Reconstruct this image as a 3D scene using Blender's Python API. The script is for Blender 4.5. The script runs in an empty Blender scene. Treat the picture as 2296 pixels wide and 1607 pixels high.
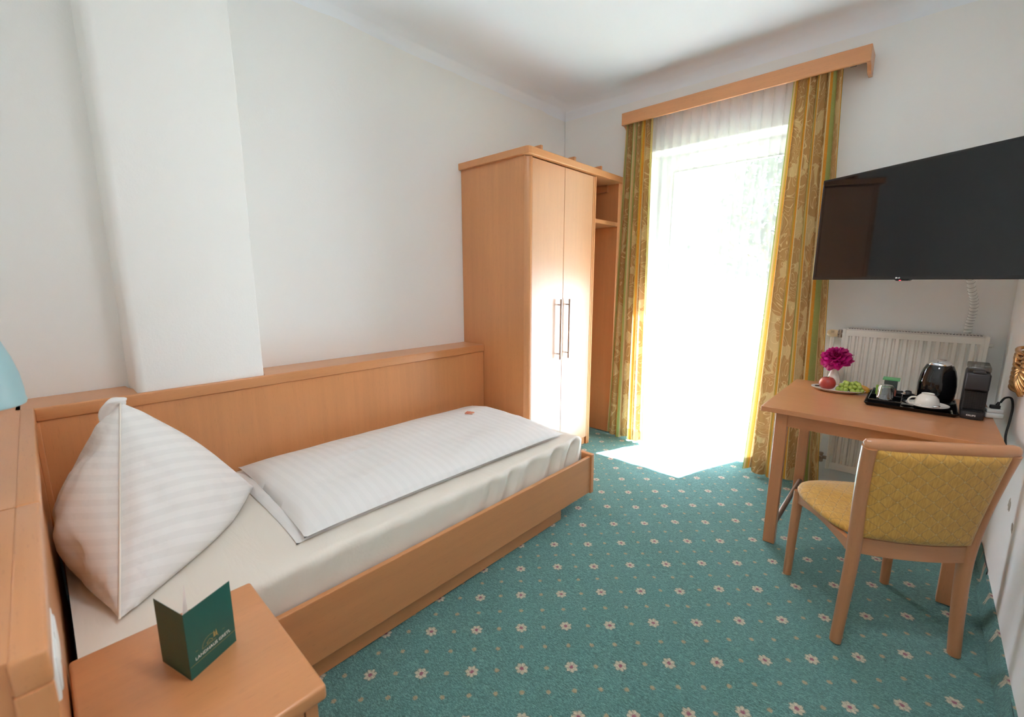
import bpy, bmesh, math, random
from math import sin, cos, pi, radians, sqrt, atan2
from mathutils import Vector, Matrix, noise
random.seed(7)
scene = bpy.context.scene
COL = scene.collection

# ------------------------------------------------------------------ node helpers
def newmat(name):
    m = bpy.data.materials.new(name); m.use_nodes = True
    nt = m.node_tree
    for n in list(nt.nodes): nt.nodes.remove(n)
    out = nt.nodes.new('ShaderNodeOutputMaterial')
    return m, nt, out
def nd(nt, typ, **kw):
    n = nt.nodes.new(typ)
    for k, v in kw.items():
        if k.startswith('i_'): n.inputs[k[2:].replace('_', ' ')].default_value = v
        else: setattr(n, k, v)
    return n
def lk(nt, a, b): nt.links.new(a, b)
def mth(nt, op, a, b=None, c=None, clamp=False):
    n = nt.nodes.new('ShaderNodeMath'); n.operation = op; n.use_clamp = clamp
    for i, v in enumerate((a, b, c)):
        if v is None: continue
        if isinstance(v, (int, float)): n.inputs[i].default_value = v
        else: lk(nt, v, n.inputs[i])
    return n.outputs[0]
def mixc(nt, f, a, b):
    n = nt.nodes.new('ShaderNodeMix'); n.data_type = 'RGBA'
    for s, v in ((0, f), (6, a), (7, b)):
        if isinstance(v, (int, float)): n.inputs[s].default_value = v
        elif isinstance(v, tuple): n.inputs[s].default_value = (*v[:3], 1)
        else: lk(nt, v, n.inputs[s])
    return n.outputs[2]
def ramp(nt, fac, stops, interp='LINEAR'):
    n = nt.nodes.new('ShaderNodeValToRGB'); cr = n.color_ramp; cr.interpolation = interp
    while len(cr.elements) > 1: cr.elements.remove(cr.elements[-1])
    cr.elements[0].position = stops[0][0]; cr.elements[0].color = (*stops[0][1], 1)
    for p, c in stops[1:]:
        e = cr.elements.new(p); e.color = (*c, 1)
    lk(nt, fac, n.inputs[0]); return n.outputs[0]
def coords(nt, kind='Object', scale=None):
    t = nt.nodes.new('ShaderNodeTexCoord'); o = t.outputs[kind]
    if scale:
        mp = nt.nodes.new('ShaderNodeMapping'); mp.inputs['Scale'].default_value = scale
        lk(nt, o, mp.inputs['Vector']); o = mp.outputs[0]
    return o
def noisen(nt, vec, scale, detail=3, rough=.5, dist=0):
    n = nt.nodes.new('ShaderNodeTexNoise'); n.inputs['Scale'].default_value = scale
    n.inputs['Detail'].default_value = detail; n.inputs['Roughness'].default_value = rough
    n.inputs['Distortion'].default_value = dist
    if vec is not None: lk(nt, vec, n.inputs['Vector'])
    return n
def bumpn(nt, h, strength, dist=.01):
    b = nt.nodes.new('ShaderNodeBump'); b.inputs['Strength'].default_value = strength
    b.inputs['Distance'].default_value = dist; lk(nt, h, b.inputs['Height']); return b.outputs[0]
def princ(nt, out, col=None, rough=.5, normal=None, **kw):
    p = nt.nodes.new('ShaderNodeBsdfPrincipled')
    if isinstance(col, tuple): p.inputs['Base Color'].default_value = (*col, 1)
    elif col is not None: lk(nt, col, p.inputs['Base Color'])
    if isinstance(rough, (int, float)): p.inputs['Roughness'].default_value = rough
    else: lk(nt, rough, p.inputs['Roughness'])
    if normal is not None: lk(nt, normal, p.inputs['Normal'])
    for k, v in kw.items(): p.inputs[k.replace('_', ' ')].default_value = v
    if out is not None: lk(nt, p.outputs[0], out.inputs[0])
    return p

def simple(name, col, rough=.5, var=.04, scale=30, bump=0, bscale=200, **kw):
    m, nt, out = newmat(name)
    v = coords(nt)
    n = noisen(nt, v, scale)
    c = mixc(nt, n.outputs[0], tuple(max(0, x * (1 - var)) for x in col), tuple(min(1, x * (1 + var)) for x in col))
    nrm = bumpn(nt, noisen(nt, v, bscale).outputs[0], bump, .002) if bump else None
    princ(nt, out, c, rough, nrm, **kw)
    return m

def wood(name, axis, base=(.575, .248, .098), rough=.36, spec=.5, coat=.35, cior=1.5, crough=.2):
    m, nt, out = newmat(name)
    s = [38, 38, 38]; s['xyz'.index(axis)] = 1.6
    v = coords(nt, 'Object', tuple(s))
    n1 = noisen(nt, v, 1.0, 5, .62, .4)
    s2 = [5, 5, 5]; s2['xyz'.index(axis)] = .7
    v2 = coords(nt, 'Object', tuple(s2))
    n2 = noisen(nt, v2, 1.0, 3, .55, .8)
    s3 = [220, 220, 220]; s3['xyz'.index(axis)] = 26
    v3 = coords(nt, 'Object', tuple(s3)); n3 = noisen(nt, v3, 1.0, 2, .5)
    f = mth(nt, 'ADD', mth(nt, 'MULTIPLY', n1.outputs[0], .45), mth(nt, 'MULTIPLY', n2.outputs[0], .55))
    a = tuple(x * .90 for x in base); b = tuple(min(1, x * 1.09) for x in base)
    c = ramp(nt, f, [(.3, a), (.7, b)])
    fl = mth(nt, 'GREATER_THAN', n3.outputs[0], .66)
    c = mixc(nt, mth(nt, 'MULTIPLY', fl, .35), c, tuple(x * .72 for x in base))
    p = princ(nt, out, c, rough, bumpn(nt, n3.outputs[0], .05, .001))
    p.inputs['Specular IOR Level'].default_value = spec
    p.inputs['Coat Weight'].default_value = coat; p.inputs['Coat IOR'].default_value = cior; p.inputs['Coat Roughness'].default_value = crough
    return m

M = {}
for ax in 'xyz': M['wood_' + ax] = wood('beech_' + ax, ax)
M['wood_door'] = wood('lacquered_beech', 'z', coat=1.0, cior=1.9, crough=.38)
for ax in 'xyz': M['chairwood_' + ax] = wood('chair_beech_' + ax, ax, (.46, .205, .092), .38)
for ax in 'xyz': M['tablewood_' + ax] = wood('table_beech_' + ax, ax, (.52, .222, .098), .36)
M['white_plastic'] = simple('white_plastic', (.78, .78, .76), .35, .02)
M['white_paint'] = simple('white_radiator_paint', (.76, .72, .66), .35, .02)
M['cream_plastic'] = simple('cream_plastic', (.74, .58, .36), .4)
M['pvc'] = simple('white_window_plastic', (.82, .83, .84), .3, .01)
M['black'] = simple('black_plastic', (.012, .012, .013), .35, .2)
M['black_gloss'] = simple('black_gloss_plastic', (.006, .006, .007), .06, .2)
M['black_matt'] = simple('black_matt_plastic', (.02, .02, .022), .5, .2)
M['dark_grey'] = simple('dark_grey_plastic', (.035, .035, .04), .4, .1)
M['tv_black'] = simple('television_black', (.008, .008, .010), .2, .1)
M['steel'] = simple('brushed_steel', (.46, .41, .37), .34, .05, 80, Metallic=1.0)
M['chrome'] = simple('chrome', (.75, .75, .77), .08, .02, Metallic=1.0)
M['brass_pipe'] = simple('old_brass', (.34, .26, .20), .4, .15, 60, Metallic=.8)
M['porcelain'] = simple('white_porcelain', (.80, .77, .72), .12, .01)
M['gold'] = simple('antique_gilt', (.50, .26, .09), .28, .3, 40, Metallic=.85, bump=.3, bscale=160)
M['rubber'] = simple('black_rubber', (.01, .01, .01), .6, .1)
M['stem'] = simple('flower_stem', (.08, .2, .04), .6)
M['green_card'] = simple('dark_green_card', (.010, .085, .066), .45, .06, 12)
M['gold_print'] = simple('gold_print', (.42, .30, .10), .4)
M['white_print'] = simple('white_print', (.80, .80, .76), .4)
M['grey_print'] = simple('silver_print', (.75, .75, .75), .35)
M['card_inside'] = simple('card_inside', (.72, .62, .58), .6)
M['red_led'] = None
M['putty'] = simple('bare_plaster', (.42, .36, .29), .9, .25, 90, bump=.5)

def plaster(name, col, bs=1.0, var=.015):
    m, nt, out = newmat(name); v = coords(nt)
    n = noisen(nt, v, 1.4, 3); n2 = noisen(nt, v, 130, 4, .6); n3 = noisen(nt, v, 38, 3, .5)
    c = mixc(nt, n.outputs[0], tuple(x * (1 - var) for x in col), tuple(min(1, x * (1 + var)) for x in col))
    h = mth(nt, 'ADD', mth(nt, 'MULTIPLY', n2.outputs[0], .5), mth(nt, 'MULTIPLY', n3.outputs[0], .6))
    princ(nt, out, c, .85, bumpn(nt, h, .16 * bs, .006)); return m
M['wall'] = plaster('white_wall_plaster', (.86, .85, .83))
M['wall_right'] = plaster('glossy_latex_wall', (.86, .85, .84), .6)
M['wall_side'] = M['wall']
M['ceiling'] = plaster('ceiling_paint', (.86, .885, .93), .4)

# red led
m, nt, out = newmat('red_led'); e = nd(nt, 'ShaderNodeEmission'); e.inputs[0].default_value = (1, .05, .08, 1); e.inputs[1].default_value = 3
lk(nt, e.outputs[0], out.inputs[0]); M['red_led'] = m

# carpet: cream flowers on a slightly skewed lattice with beige dots between
def carpet(name, pattern=True):
    m, nt, out = newmat(name)
    tc = nt.nodes.new('ShaderNodeTexCoord')
    # fibre wobble of the outlines
    nz = noisen(nt, tc.outputs['Object'], 330, 2, .7)
    sub = nd(nt, 'ShaderNodeVectorMath', operation='SUBTRACT'); lk(nt, nz.outputs[1], sub.inputs[0]); sub.inputs[1].default_value = (.5, .5, .5)
    sc = nd(nt, 'ShaderNodeVectorMath', operation='SCALE'); lk(nt, sub.outputs[0], sc.inputs[0]); sc.inputs['Scale'].default_value = .019
    ad = nd(nt, 'ShaderNodeVectorMath', operation='ADD'); lk(nt, tc.outputs['Object'], ad.inputs[0]); lk(nt, sc.outputs[0], ad.inputs[1])
    sp = nd(nt, 'ShaderNodeSeparateXYZ'); lk(nt, ad.outputs[0], sp.inputs[0])
    AX, AY, BY = .12725, .1283, .2695
    x = mth(nt, 'SUBTRACT', sp.outputs[0], -1.2942); y = mth(nt, 'SUBTRACT', sp.outputs[1], .6543)
    mm = mth(nt, 'DIVIDE', x, AX)
    nn = mth(nt, 'DIVIDE', mth(nt, 'SUBTRACT', y, mth(nt, 'MULTIPLY', mm, AY)), BY)
    m2 = mth(nt, 'MULTIPLY', mm, 2); n2 = mth(nt, 'MULTIPLY', nn, 2)
    rm = mth(nt, 'ROUND', m2); rn = mth(nt, 'ROUND', n2)
    dm = mth(nt, 'SUBTRACT', m2, rm); dn = mth(nt, 'SUBTRACT', n2, rn)
    dx = mth(nt, 'MULTIPLY', dm, AX / 2)
    dy = mth(nt, 'ADD', mth(nt, 'MULTIPLY', dm, AY / 2), mth(nt, 'MULTIPLY', dn, BY / 2))
    r = mth(nt, 'SQRT', mth(nt, 'ADD', mth(nt, 'MULTIPLY', dx, dx), mth(nt, 'MULTIPLY', dy, dy)))
    th = mth(nt, 'ARCTAN2', dy, dx)
    em = mth(nt, 'LESS_THAN', mth(nt, 'ABSOLUTE', mth(nt, 'MODULO', rm, 2)), .5)
    en = mth(nt, 'LESS_THAN', mth(nt, 'ABSOLUTE', mth(nt, 'MODULO', rn, 2)), .5)
    isf = mth(nt, 'MULTIPLY', em, en)
    petal = mth(nt, 'ADD', .0212, mth(nt, 'MULTIPLY', mth(nt, 'SINE', mth(nt, 'ADD', mth(nt, 'MULTIPLY', th, 7), .6)), .0026))
    fl = mth(nt, 'MULTIPLY', isf, mth(nt, 'LESS_THAN', r, petal))
    gap = mth(nt, 'MULTIPLY', mth(nt, 'GREATER_THAN', mth(nt, 'SINE', mth(nt, 'ADD', mth(nt, 'MULTIPLY', th, 7), 3.7)), .86),
              mth(nt, 'GREATER_THAN', r, .008))
    ctr = mth(nt, 'MULTIPLY', isf, mth(nt, 'LESS_THAN', r, .0072))
    dot = mth(nt, 'MULTIPLY', mth(nt, 'SUBTRACT', 1, isf), mth(nt, 'LESS_THAN', r, .0084))
    f1 = noisen(nt, tc.outputs['Object'], 340, 3, .7); f2 = noisen(nt, tc.outputs['Object'], 5, 3, .6)
    mpf = nt.nodes.new('ShaderNodeMapping'); mpf.inputs['Scale'].default_value = (90, 260, 90); mpf.inputs['Rotation'].default_value = (0, 0, radians(-52)); lk(nt, tc.outputs['Object'], mpf.inputs[0])
    f3 = noisen(nt, mpf.outputs[0], 1, 3, .6)
    fib = mth(nt, 'ADD', mth(nt, 'MULTIPLY', f1.outputs[0], .5), mth(nt, 'MULTIPLY', f3.outputs[0], .5))
    base = ramp(nt, fib, [(.38, (.018, .068, .062)), (.5, (.072, .200, .180)), (.62, (.21, .43, .39))])
    base = mixc(nt, mth(nt, 'MULTIPLY', f2.outputs[0], .35), base, (.075, .215, .205))
    cream = ramp(nt, fib, [(.35, (.38, .30, .20)), (.6, (.74, .64, .48))])
    beige = ramp(nt, fib, [(.35, (.25, .17, .09)), (.6, (.52, .38, .22))])
    rim = mth(nt, 'MULTIPLY', isf, mth(nt, 'LESS_THAN', r, mth(nt, 'ADD', petal, .0028)))
    if pattern:
        base = mixc(nt, mth(nt, 'MULTIPLY', rim, .6), base, (.03, .08, .07))
        c = mixc(nt, dot, base, beige)
        c = mixc(nt, fl, c, cream)
        c = mixc(nt, mth(nt, 'MULTIPLY', mth(nt, 'MULTIPLY', fl, gap), .6), c, (.05, .10, .09))
        c = mixc(nt, ctr, c, (.30, .06, .11))
    else:
        c = base
    p = princ(nt, out, c, .95, bumpn(nt, fib, 1.0, .009))
    p.inputs['Sheen Weight'].default_value = .35; p.inputs['Sheen Roughness'].default_value = .5
    p.inputs['Sheen Tint'].default_value = (.7, .95, .95, 1); p.inputs['Specular IOR Level'].default_value = .15
    return m
M['carpet'] = carpet('green_flower_carpet')

# bed linen with woven satin stripes
def linen(name, axis, period=.03, col=(.80, .79, .78), warm=(.80, .79, .78), amount=.022, uv=False):
    m, nt, out = newmat(name)
    tc = nt.nodes.new('ShaderNodeTexCoord'); sp = nd(nt, 'ShaderNodeSeparateXYZ')
    lk(nt, tc.outputs['UV' if uv else 'Object'], sp.inputs[0])
    s = sp.outputs['xyz'.index(axis)]
    w = mth(nt, 'GREATER_THAN', mth(nt, 'SINE', mth(nt, 'MULTIPLY', s, 2 * pi / period)), 0)
    c = mixc(nt, w, col, tuple(x * (1 - amount) for x in col))
    ro = mth(nt, 'ADD', .42, mth(nt, 'MULTIPLY', w, .3))
    n = noisen(nt, tc.outputs['Object'], 900, 2); n2 = noisen(nt, tc.outputs['Object'], 14, 3, .55)
    h = mth(nt, 'ADD', mth(nt, 'MULTIPLY', n.outputs[0], .08), mth(nt, 'MULTIPLY', n2.outputs[0], 1))
    p = princ(nt, out, c, ro, bumpn(nt, h, .25, .01)); p.inputs['Sheen Weight'].default_value = .1
    p.inputs['Specular IOR Level'].default_value = .25
    return m
M['duvet'] = linen('striped_satin_duvet', 'y', .045)
M['pillow'] = linen('striped_satin_pillow', 'y', .036, (.80, .78, .76), amount=.048, uv=True)
def sheetmat():
    m, nt, out = newmat('cream_fitted_sheet'); v = coords(nt)
    n2 = noisen(nt, v, 900, 2); v2 = coords(nt, 'Object', (3, 9, 9)); n3 = noisen(nt, v2, 1, 4, .6, .6)
    h = mth(nt, 'ADD', mth(nt, 'MULTIPLY', n2.outputs[0], .05), n3.outputs[0])
    princ(nt, out, (.78, .725, .645), .6, bumpn(nt, h, .3, .012)); return m
M['sheet'] = sheetmat()

# curtain cloth: stripes of gold flourishes, green and cream
def curtainmat():
    m, nt, out = newmat('striped_flourish_curtain')
    tc = nt.nodes.new('ShaderNodeTexCoord'); sp = nd(nt, 'ShaderNodeSeparateXYZ'); lk(nt, tc.outputs['UV'], sp.inputs[0])
    fr = mth(nt, 'DIVIDE', mth(nt, 'MODULO', mth(nt, 'ADD', sp.outputs[0], 9), .30), .30)
    G, O, C_, Y, P = (.40, .225, .090), (.66, .27, .035), (.72, .58, .33), (.36, .38, .125), (.64, .42, .21)
    st = ramp(nt, fr, [(0, G), (.50, C_), (.52, O), (.57, Y), (.67, C_), (.69, P), (.735, Y), (.82, C_), (.84, P), (.88, (.50, .34, .06)), (.93, O), (.98, C_)], 'CONSTANT')
    isg = mth(nt, 'LESS_THAN', fr, .50)
    # flourishes
    uvv = nt.nodes.new('ShaderNodeMapping'); uvv.inputs['Scale'].default_value = (1, .75, 1); lk(nt, tc.outputs['UV'], uvv.inputs[0])
    nz = noisen(nt, uvv.outputs[0], 6, 1, .5, 1.6)
    w1 = mth(nt, 'ABSOLUTE', mth(nt, 'SINE', mth(nt, 'MULTIPLY', nz.outputs[0], 34)))
    ln = mth(nt, 'LESS_THAN', w1, .20)
    vo = nt.nodes.new('ShaderNodeTexVoronoi'); vo.inputs['Scale'].default_value = 8
    dv = nd(nt, 'ShaderNodeVectorMath', operation='SCALE'); lk(nt, nz.outputs[1], dv.inputs[0]); dv.inputs['Scale'].default_value = .12
    av = nd(nt, 'ShaderNodeVectorMath', operation='ADD'); lk(nt, uvv.outputs[0], av.inputs[0]); lk(nt, dv.outputs[0], av.inputs[1]); lk(nt, av.outputs[0], vo.inputs['Vector'])
    blob = mth(nt, 'LESS_THAN', vo.outputs['Distance'], .60)
    c = mixc(nt, mth(nt, 'MULTIPLY', isg, mth(nt, 'SUBTRACT', 1, blob)), st, (.53, .37, .18))
    c = mixc(nt, mth(nt, 'MULTIPLY', isg, mth(nt, 'MULTIPLY', ln, .8)), c, (.66, .48, .26))
    nz2 = noisen(nt, uvv.outputs[0], 40, 1, .5, 2)
    ln2 = mth(nt, 'LESS_THAN', mth(nt, 'ABSOLUTE', mth(nt, 'SINE', mth(nt, 'MULTIPLY', nz2.outputs[0], 24))), .22)
    c = mixc(nt, mth(nt, 'MULTIPLY', mth(nt, 'SUBTRACT', 1, isg), mth(nt, 'MULTIPLY', ln2, .3)), c, (.66, .60, .28))
    d = nd(nt, 'ShaderNodeBsdfDiffuse'); lk(nt, c, d.inputs[0])
    g = nt.nodes.new('ShaderNodeGamma'); g.inputs[1].default_value = 1.0; lk(nt, c, g.inputs[0])
    t = nd(nt, 'ShaderNodeBsdfTranslucent'); lk(nt, g.outputs[0], t.inputs[0])
    # the hem is two layers of cloth, so it lets less light through
    hem = mth(nt, 'GREATER_THAN', sp.outputs[1], .105)
    fac = mth(nt, 'ADD', .10, mth(nt, 'MULTIPLY', hem, .32))
    mx = nd(nt, 'ShaderNodeMixShader'); lk(nt, fac, mx.inputs[0]); lk(nt, d.outputs[0], mx.inputs[1]); lk(nt, t.outputs[0], mx.inputs[2])
    lk(nt, mx.outputs[0], out.inputs[0]); return m
M['curtain'] = curtainmat()
def sheermat():
    m, nt, out = newmat('white_voile')
    v = coords(nt, 'Object', (400, 1, 400)); n = noisen(nt, v, 1, 2)
    d = nd(nt, 'ShaderNodeBsdfDiffuse'); d.inputs[0].default_value = (.86, .87, .90, 1)
    t = nd(nt, 'ShaderNodeBsdfTranslucent'); t.inputs[0].default_value = (.82, .84, .88, 1)
    mx = nd(nt, 'ShaderNodeMixShader'); mx.inputs[0].default_value = .55
    lk(nt, d.outputs[0], mx.inputs[1]); lk(nt, t.outputs[0], mx.inputs[2])
    tr = nd(nt, 'ShaderNodeBsdfTransparent'); tr.inputs[0].default_value = (1, 1, 1, 1)
    m2 = nd(nt, 'ShaderNodeMixShader'); f = mth(nt, 'ADD', .44, mth(nt, 'MULTIPLY', n.outputs[0], .12))
    lk(nt, f, m2.inputs[0]); lk(nt, tr.outputs[0], m2.inputs[1]); lk(nt, mx.outputs[0], m2.inputs[2])
    lk(nt, m2.outputs[0], out.inputs[0]); return m
M['sheer'] = sheermat()
def paneglass():
    m, nt, out = newmat('window_glass')
    tr = nd(nt, 'ShaderNodeBsdfTransparent'); tr.inputs[0].default_value = (.96, .98, .98, 1)
    gl = nd(nt, 'ShaderNodeBsdfGlossy'); gl.inputs['Roughness'].default_value = .02
    mx = nd(nt, 'ShaderNodeMixShader'); mx.inputs[0].default_value = .05
    lk(nt, tr.outputs[0], mx.inputs[1]); lk(nt, gl.outputs[0], mx.inputs[2]); lk(nt, mx.outputs[0], out.inputs[0]); return m
M['pane'] = paneglass()
def glassmat(name, col, rough=.02, ior=1.45):
    m, nt, out = newmat(name); princ(nt, out, col, rough, **{'Transmission_Weight': 1.0, 'IOR': ior}); return m
def thinglass():
    m, nt, out = newmat('clear_glass')
    tr = nd(nt, 'ShaderNodeBsdfTransparent'); tr.inputs[0].default_value = (.97, .98, .98, 1)
    gl = nd(nt, 'ShaderNodeBsdfGlossy'); gl.inputs['Roughness'].default_value = .03
    lw = nd(nt, 'ShaderNodeLayerWeight'); lw.inputs[0].default_value = .35
    mx = nd(nt, 'ShaderNodeMixShader'); lk(nt, mth(nt, 'ADD', .10, mth(nt, 'MULTIPLY', lw.outputs['Facing'], .8)), mx.inputs[0])
    lk(nt, tr.outputs[0], mx.inputs[1]); lk(nt, gl.outputs[0], mx.inputs[2]); lk(nt, mx.outputs[0], out.inputs[0]); return m
M['glass'] = thinglass()
def smoke():
    m, nt, out = newmat('smoked_plastic')
    tr = nd(nt, 'ShaderNodeBsdfTransparent'); tr.inputs[0].default_value = (.62, .60, .58, 1)
    gl = nd(nt, 'ShaderNodeBsdfGlossy'); gl.inputs['Roughness'].default_value = .1
    mx = nd(nt, 'ShaderNodeMixShader'); mx.inputs[0].default_value = .1
    lk(nt, tr.outputs[0], mx.inputs[1]); lk(nt, gl.outputs[0], mx.inputs[2]); lk(nt, mx.outputs[0], out.inputs[0]); return m
M['smoke'] = smoke()
def shademat():
    m, nt, out = newmat('pale_blue_frosted_glass')
    p = princ(nt, None, (.42, .62, .66), .35)
    t = nd(nt, 'ShaderNodeBsdfTranslucent'); t.inputs[0].default_value = (.55, .76, .80, 1)
    mx = nd(nt, 'ShaderNodeMixShader'); mx.inputs[0].default_value = .3
    lk(nt, p.outputs[0], mx.inputs[1]); lk(nt, t.outputs[0], mx.inputs[2]); lk(nt, mx.outputs[0], out.inputs[0]); return m
M['lampshade'] = shademat()
def upholstery():
    m, nt, out = newmat('mustard_quilted_upholstery')
    tc = nt.nodes.new('ShaderNodeTexCoord')
    mp = nt.nodes.new('ShaderNodeMapping'); mp.inputs['Rotation'].default_value = (0, 0, radians(38)); mp.inputs['Scale'].default_value = (27, 27, 27)
    lk(nt, tc.outputs['UV'], mp.inputs[0])
    nz = noisen(nt, mp.outputs[0], 1.3, 1); sc = nd(nt, 'ShaderNodeVectorMath', operation='SCALE'); lk(nt, nz.outputs[1], sc.inputs[0]); sc.inputs['Scale'].default_value = .24
    ad = nd(nt, 'ShaderNodeVectorMath', operation='ADD'); lk(nt, mp.outputs[0], ad.inputs[0]); lk(nt, sc.outputs[0], ad.inputs[1])
    sp = nd(nt, 'ShaderNodeSeparateXYZ'); lk(nt, ad.outputs[0], sp.inputs[0])
    fx = mth(nt, 'ABSOLUTE', mth(nt, 'SUBTRACT', mth(nt, 'FRACT', sp.outputs[0]), .5)); fy = mth(nt, 'ABSOLUTE', mth(nt, 'SUBTRACT', mth(nt, 'FRACT', sp.outputs[1]), .5))
    mn = mth(nt, 'MINIMUM', fx, fy); mxm = mth(nt, 'MAXIMUM', fx, fy)
    mn = mth(nt, 'SUBTRACT', .5, mxm); line = mth(nt, 'LESS_THAN', mn, .035)
    dot = mth(nt, 'LESS_THAN', mth(nt, 'SUBTRACT', .5, mth(nt, 'MINIMUM', fx, fy)), .075)
    fib = noisen(nt, tc.outputs['UV'], 700, 2)
    mp2 = nt.nodes.new('ShaderNodeMapping'); mp2.inputs['Scale'].default_value = (240, 30, 30); mp2.inputs['Rotation'].default_value = (0, 0, radians(30)); lk(nt, tc.outputs['UV'], mp2.inputs[0])
    st = noisen(nt, mp2.outputs[0], 1, 3, .6)
    c = ramp(nt, st.outputs[0], [(.3, (.44, .225, .034)), (.7, (.62, .35, .070))])
    c = mixc(nt, mth(nt, 'MULTIPLY', line, .5), c, (.20, .14, .06))
    c = mixc(nt, mth(nt, 'MULTIPLY', dot, .7), c, (.62, .44, .18))
    h = mth(nt, 'ADD', mth(nt, 'MULTIPLY', mth(nt, 'MINIMUM', mn, .15), 4), mth(nt, 'MULTIPLY', fib.outputs[0], .2))
    p = princ(nt, out, c, .7, bumpn(nt, h, .35, .003)); p.inputs['Sheen Weight'].default_value = .25
    return m
M['upholstery'] = upholstery()

# ------------------------------------------------------------------ mesh helpers
def bx(bm, x0, x1, y0, y1, z0, z1, bev=0, seg=2, mat=None):
    r = bmesh.ops.create_cube(bm, size=1)
    vs = r['verts']
    T = Matrix.Translation(((x0 + x1) / 2, (y0 + y1) / 2, (z0 + z1) / 2)) @ Matrix.Diagonal((abs(x1 - x0), abs(y1 - y0), abs(z1 - z0), 1))
    if mat is not None: T = mat @ T
    bmesh.ops.transform(bm, matrix=T, verts=vs)
    if bev:
        es = list({e for v in vs for e in v.link_edges})
        bmesh.ops.bevel(bm, geom=es, offset=bev, segments=seg, profile=.5, affect='EDGES')
    return vs
def box(*a, **k):
    bm = bmesh.new(); bx(bm, *a, **k); return bm
def frames(pts, closed=False):
    n = len(pts); out = []; up = None
    for i in range(n):
        if closed: t = (pts[(i + 1) % n] - pts[i - 1])
        else: t = pts[min(i + 1, n - 1)] - pts[max(i - 1, 0)]
        t = t.normalized()
        if up is None:
            up = Vector((0, 0, 1)) if abs(t.z) < .9 else Vector((0, 1, 0))
        a = t.cross(up).normalized(); b = a.cross(t).normalized(); up = b
        out.append((t, a, b))
    return out
def oval(seg, a, b): return [(a * cos(2 * pi * k / seg), b * sin(2 * pi * k / seg)) for k in range(seg)]
def tube(bm, pts, r, seg=12, caps=True, closed=False, prof=None):
    """prof: optional list of (a, b) cross-section points in units of radius"""
    pts = [Vector(p) for p in pts]
    rs = r if isinstance(r, (list, tuple)) else [r] * len(pts)
    pr = prof or [(cos(2 * pi * k / seg), sin(2 * pi * k / seg)) for k in range(seg)]
    rings = []
    for p, rr, (t, a, b) in zip(pts, rs, frames(pts, closed)):
        rings.append([bm.verts.new(p + a * (u * rr) + b * (v * rr)) for u, v in pr])
    n = len(pr); m = len(rings)
    for i in range(m if closed else m - 1):
        A, B = rings[i], rings[(i + 1) % m]
        for k in range(n): bm.faces.new((A[k], A[(k + 1) % n], B[(k + 1) % n], B[k]))
    if caps and not closed:
        bm.faces.new(rings[0][::-1]); bm.faces.new(rings[-1])
    return rings
def spline(pts, n=8, closed=False):
    pts = [Vector(p) for p in pts]; out = []
    m = len(pts)
    for i in range(m if closed else m - 1):
        if closed: p0, p1, p2, p3 = pts[i - 1], pts[i], pts[(i + 1) % m], pts[(i + 2) % m]
        else: p0, p1, p2, p3 = pts[max(i - 1, 0)], pts[i], pts[i + 1], pts[min(i + 2, m - 1)]
        for k in range(n):
            t = k / n
            out.append(.5 * ((2 * p1) + (-p0 + p2) * t + (2 * p0 - 5 * p1 + 4 * p2 - p3) * t * t + (-p0 + 3 * p1 - 3 * p2 + p3) * t ** 3))
    if not closed: out.append(pts[-1])
    return out
def lathe(bm, prof, seg=32, cx=0, cy=0, sx=1, sy=1, flute=0, nfl=0):
    rings = []
    for r, z in prof:
        if r < 1e-6: rings.append([bm.verts.new((cx, cy, z))])
        else:
            ring = []
            for k in range(seg):
                a = 2 * pi * k / seg; rr = r * (1 + flute * cos(nfl * a))
                ring.append(bm.verts.new((cx + rr * cos(a) * sx, cy + rr * sin(a) * sy, z)))
            rings.append(ring)
    for A, B in zip(rings, rings[1:]):
        if len(A) == 1 and len(B) == 1: continue
        for k in range(seg):
            k2 = (k + 1) % seg
            if len(A) == 1: bm.faces.new((A[0], B[k2], B[k]))
            elif len(B) == 1: bm.faces.new((A[k], A[k2], B[0]))
            else: bm.faces.new((A[k], A[k2], B[k2], B[k]))
def prism(bm, poly, z0, z1, plane='xy', bev=0):
    """extrude polygon; plane names the axes of the polygon, the third axis is the extrusion"""
    idx = {'xy': (0, 1, 2), 'xz': (0, 2, 1), 'yz': (1, 2, 0)}[plane]
    def P(a, b, c):
        v = [0, 0, 0]; v[idx[0]] = a; v[idx[1]] = b; v[idx[2]] = c; return v
    A = [bm.verts.new(P(a, b, z0)) for a, b in poly]; B = [bm.verts.new(P(a, b, z1)) for a, b in poly]
    n = len(poly)
    fs = [bm.faces.new(A[::-1]), bm.faces.new(B)]
    for k in range(n): fs.append(bm.faces.new((A[k], A[(k + 1) % n], B[(k + 1) % n], B[k])))
    bmesh.ops.recalc_face_normals(bm, faces=fs)
    if bev:
        es = list({e for f in fs[:2] for e in f.edges})
        bmesh.ops.bevel(bm, geom=es, offset=bev, segments=2, profile=.5, affect='EDGES')
def grid(bm, nu, nv, fn, uv=None):
    vs = [[bm.verts.new(fn(i / nu, j / nv)) for j in range(nv + 1)] for i in range(nu + 1)]
    lay = bm.loops.layers.uv.verify() if uv else None
    for i in range(nu):
        for j in range(nv):
            f = bm.faces.new((vs[i][j], vs[i + 1][j], vs[i + 1][j + 1], vs[i][j + 1]))
            if uv:
                for l, (a, b) in zip(f.loops, ((i, j), (i + 1, j), (i + 1, j + 1), (i, j + 1))): l[lay].uv = uv(a / nu, b / nv)
    return vs
def props(o, label=None, cat=None, group=None, kind=None):
    if label: o['label'] = label
    if cat: o['category'] = cat
    if group: o['group'] = group
    if kind: o['kind'] = kind
    return o
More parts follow.
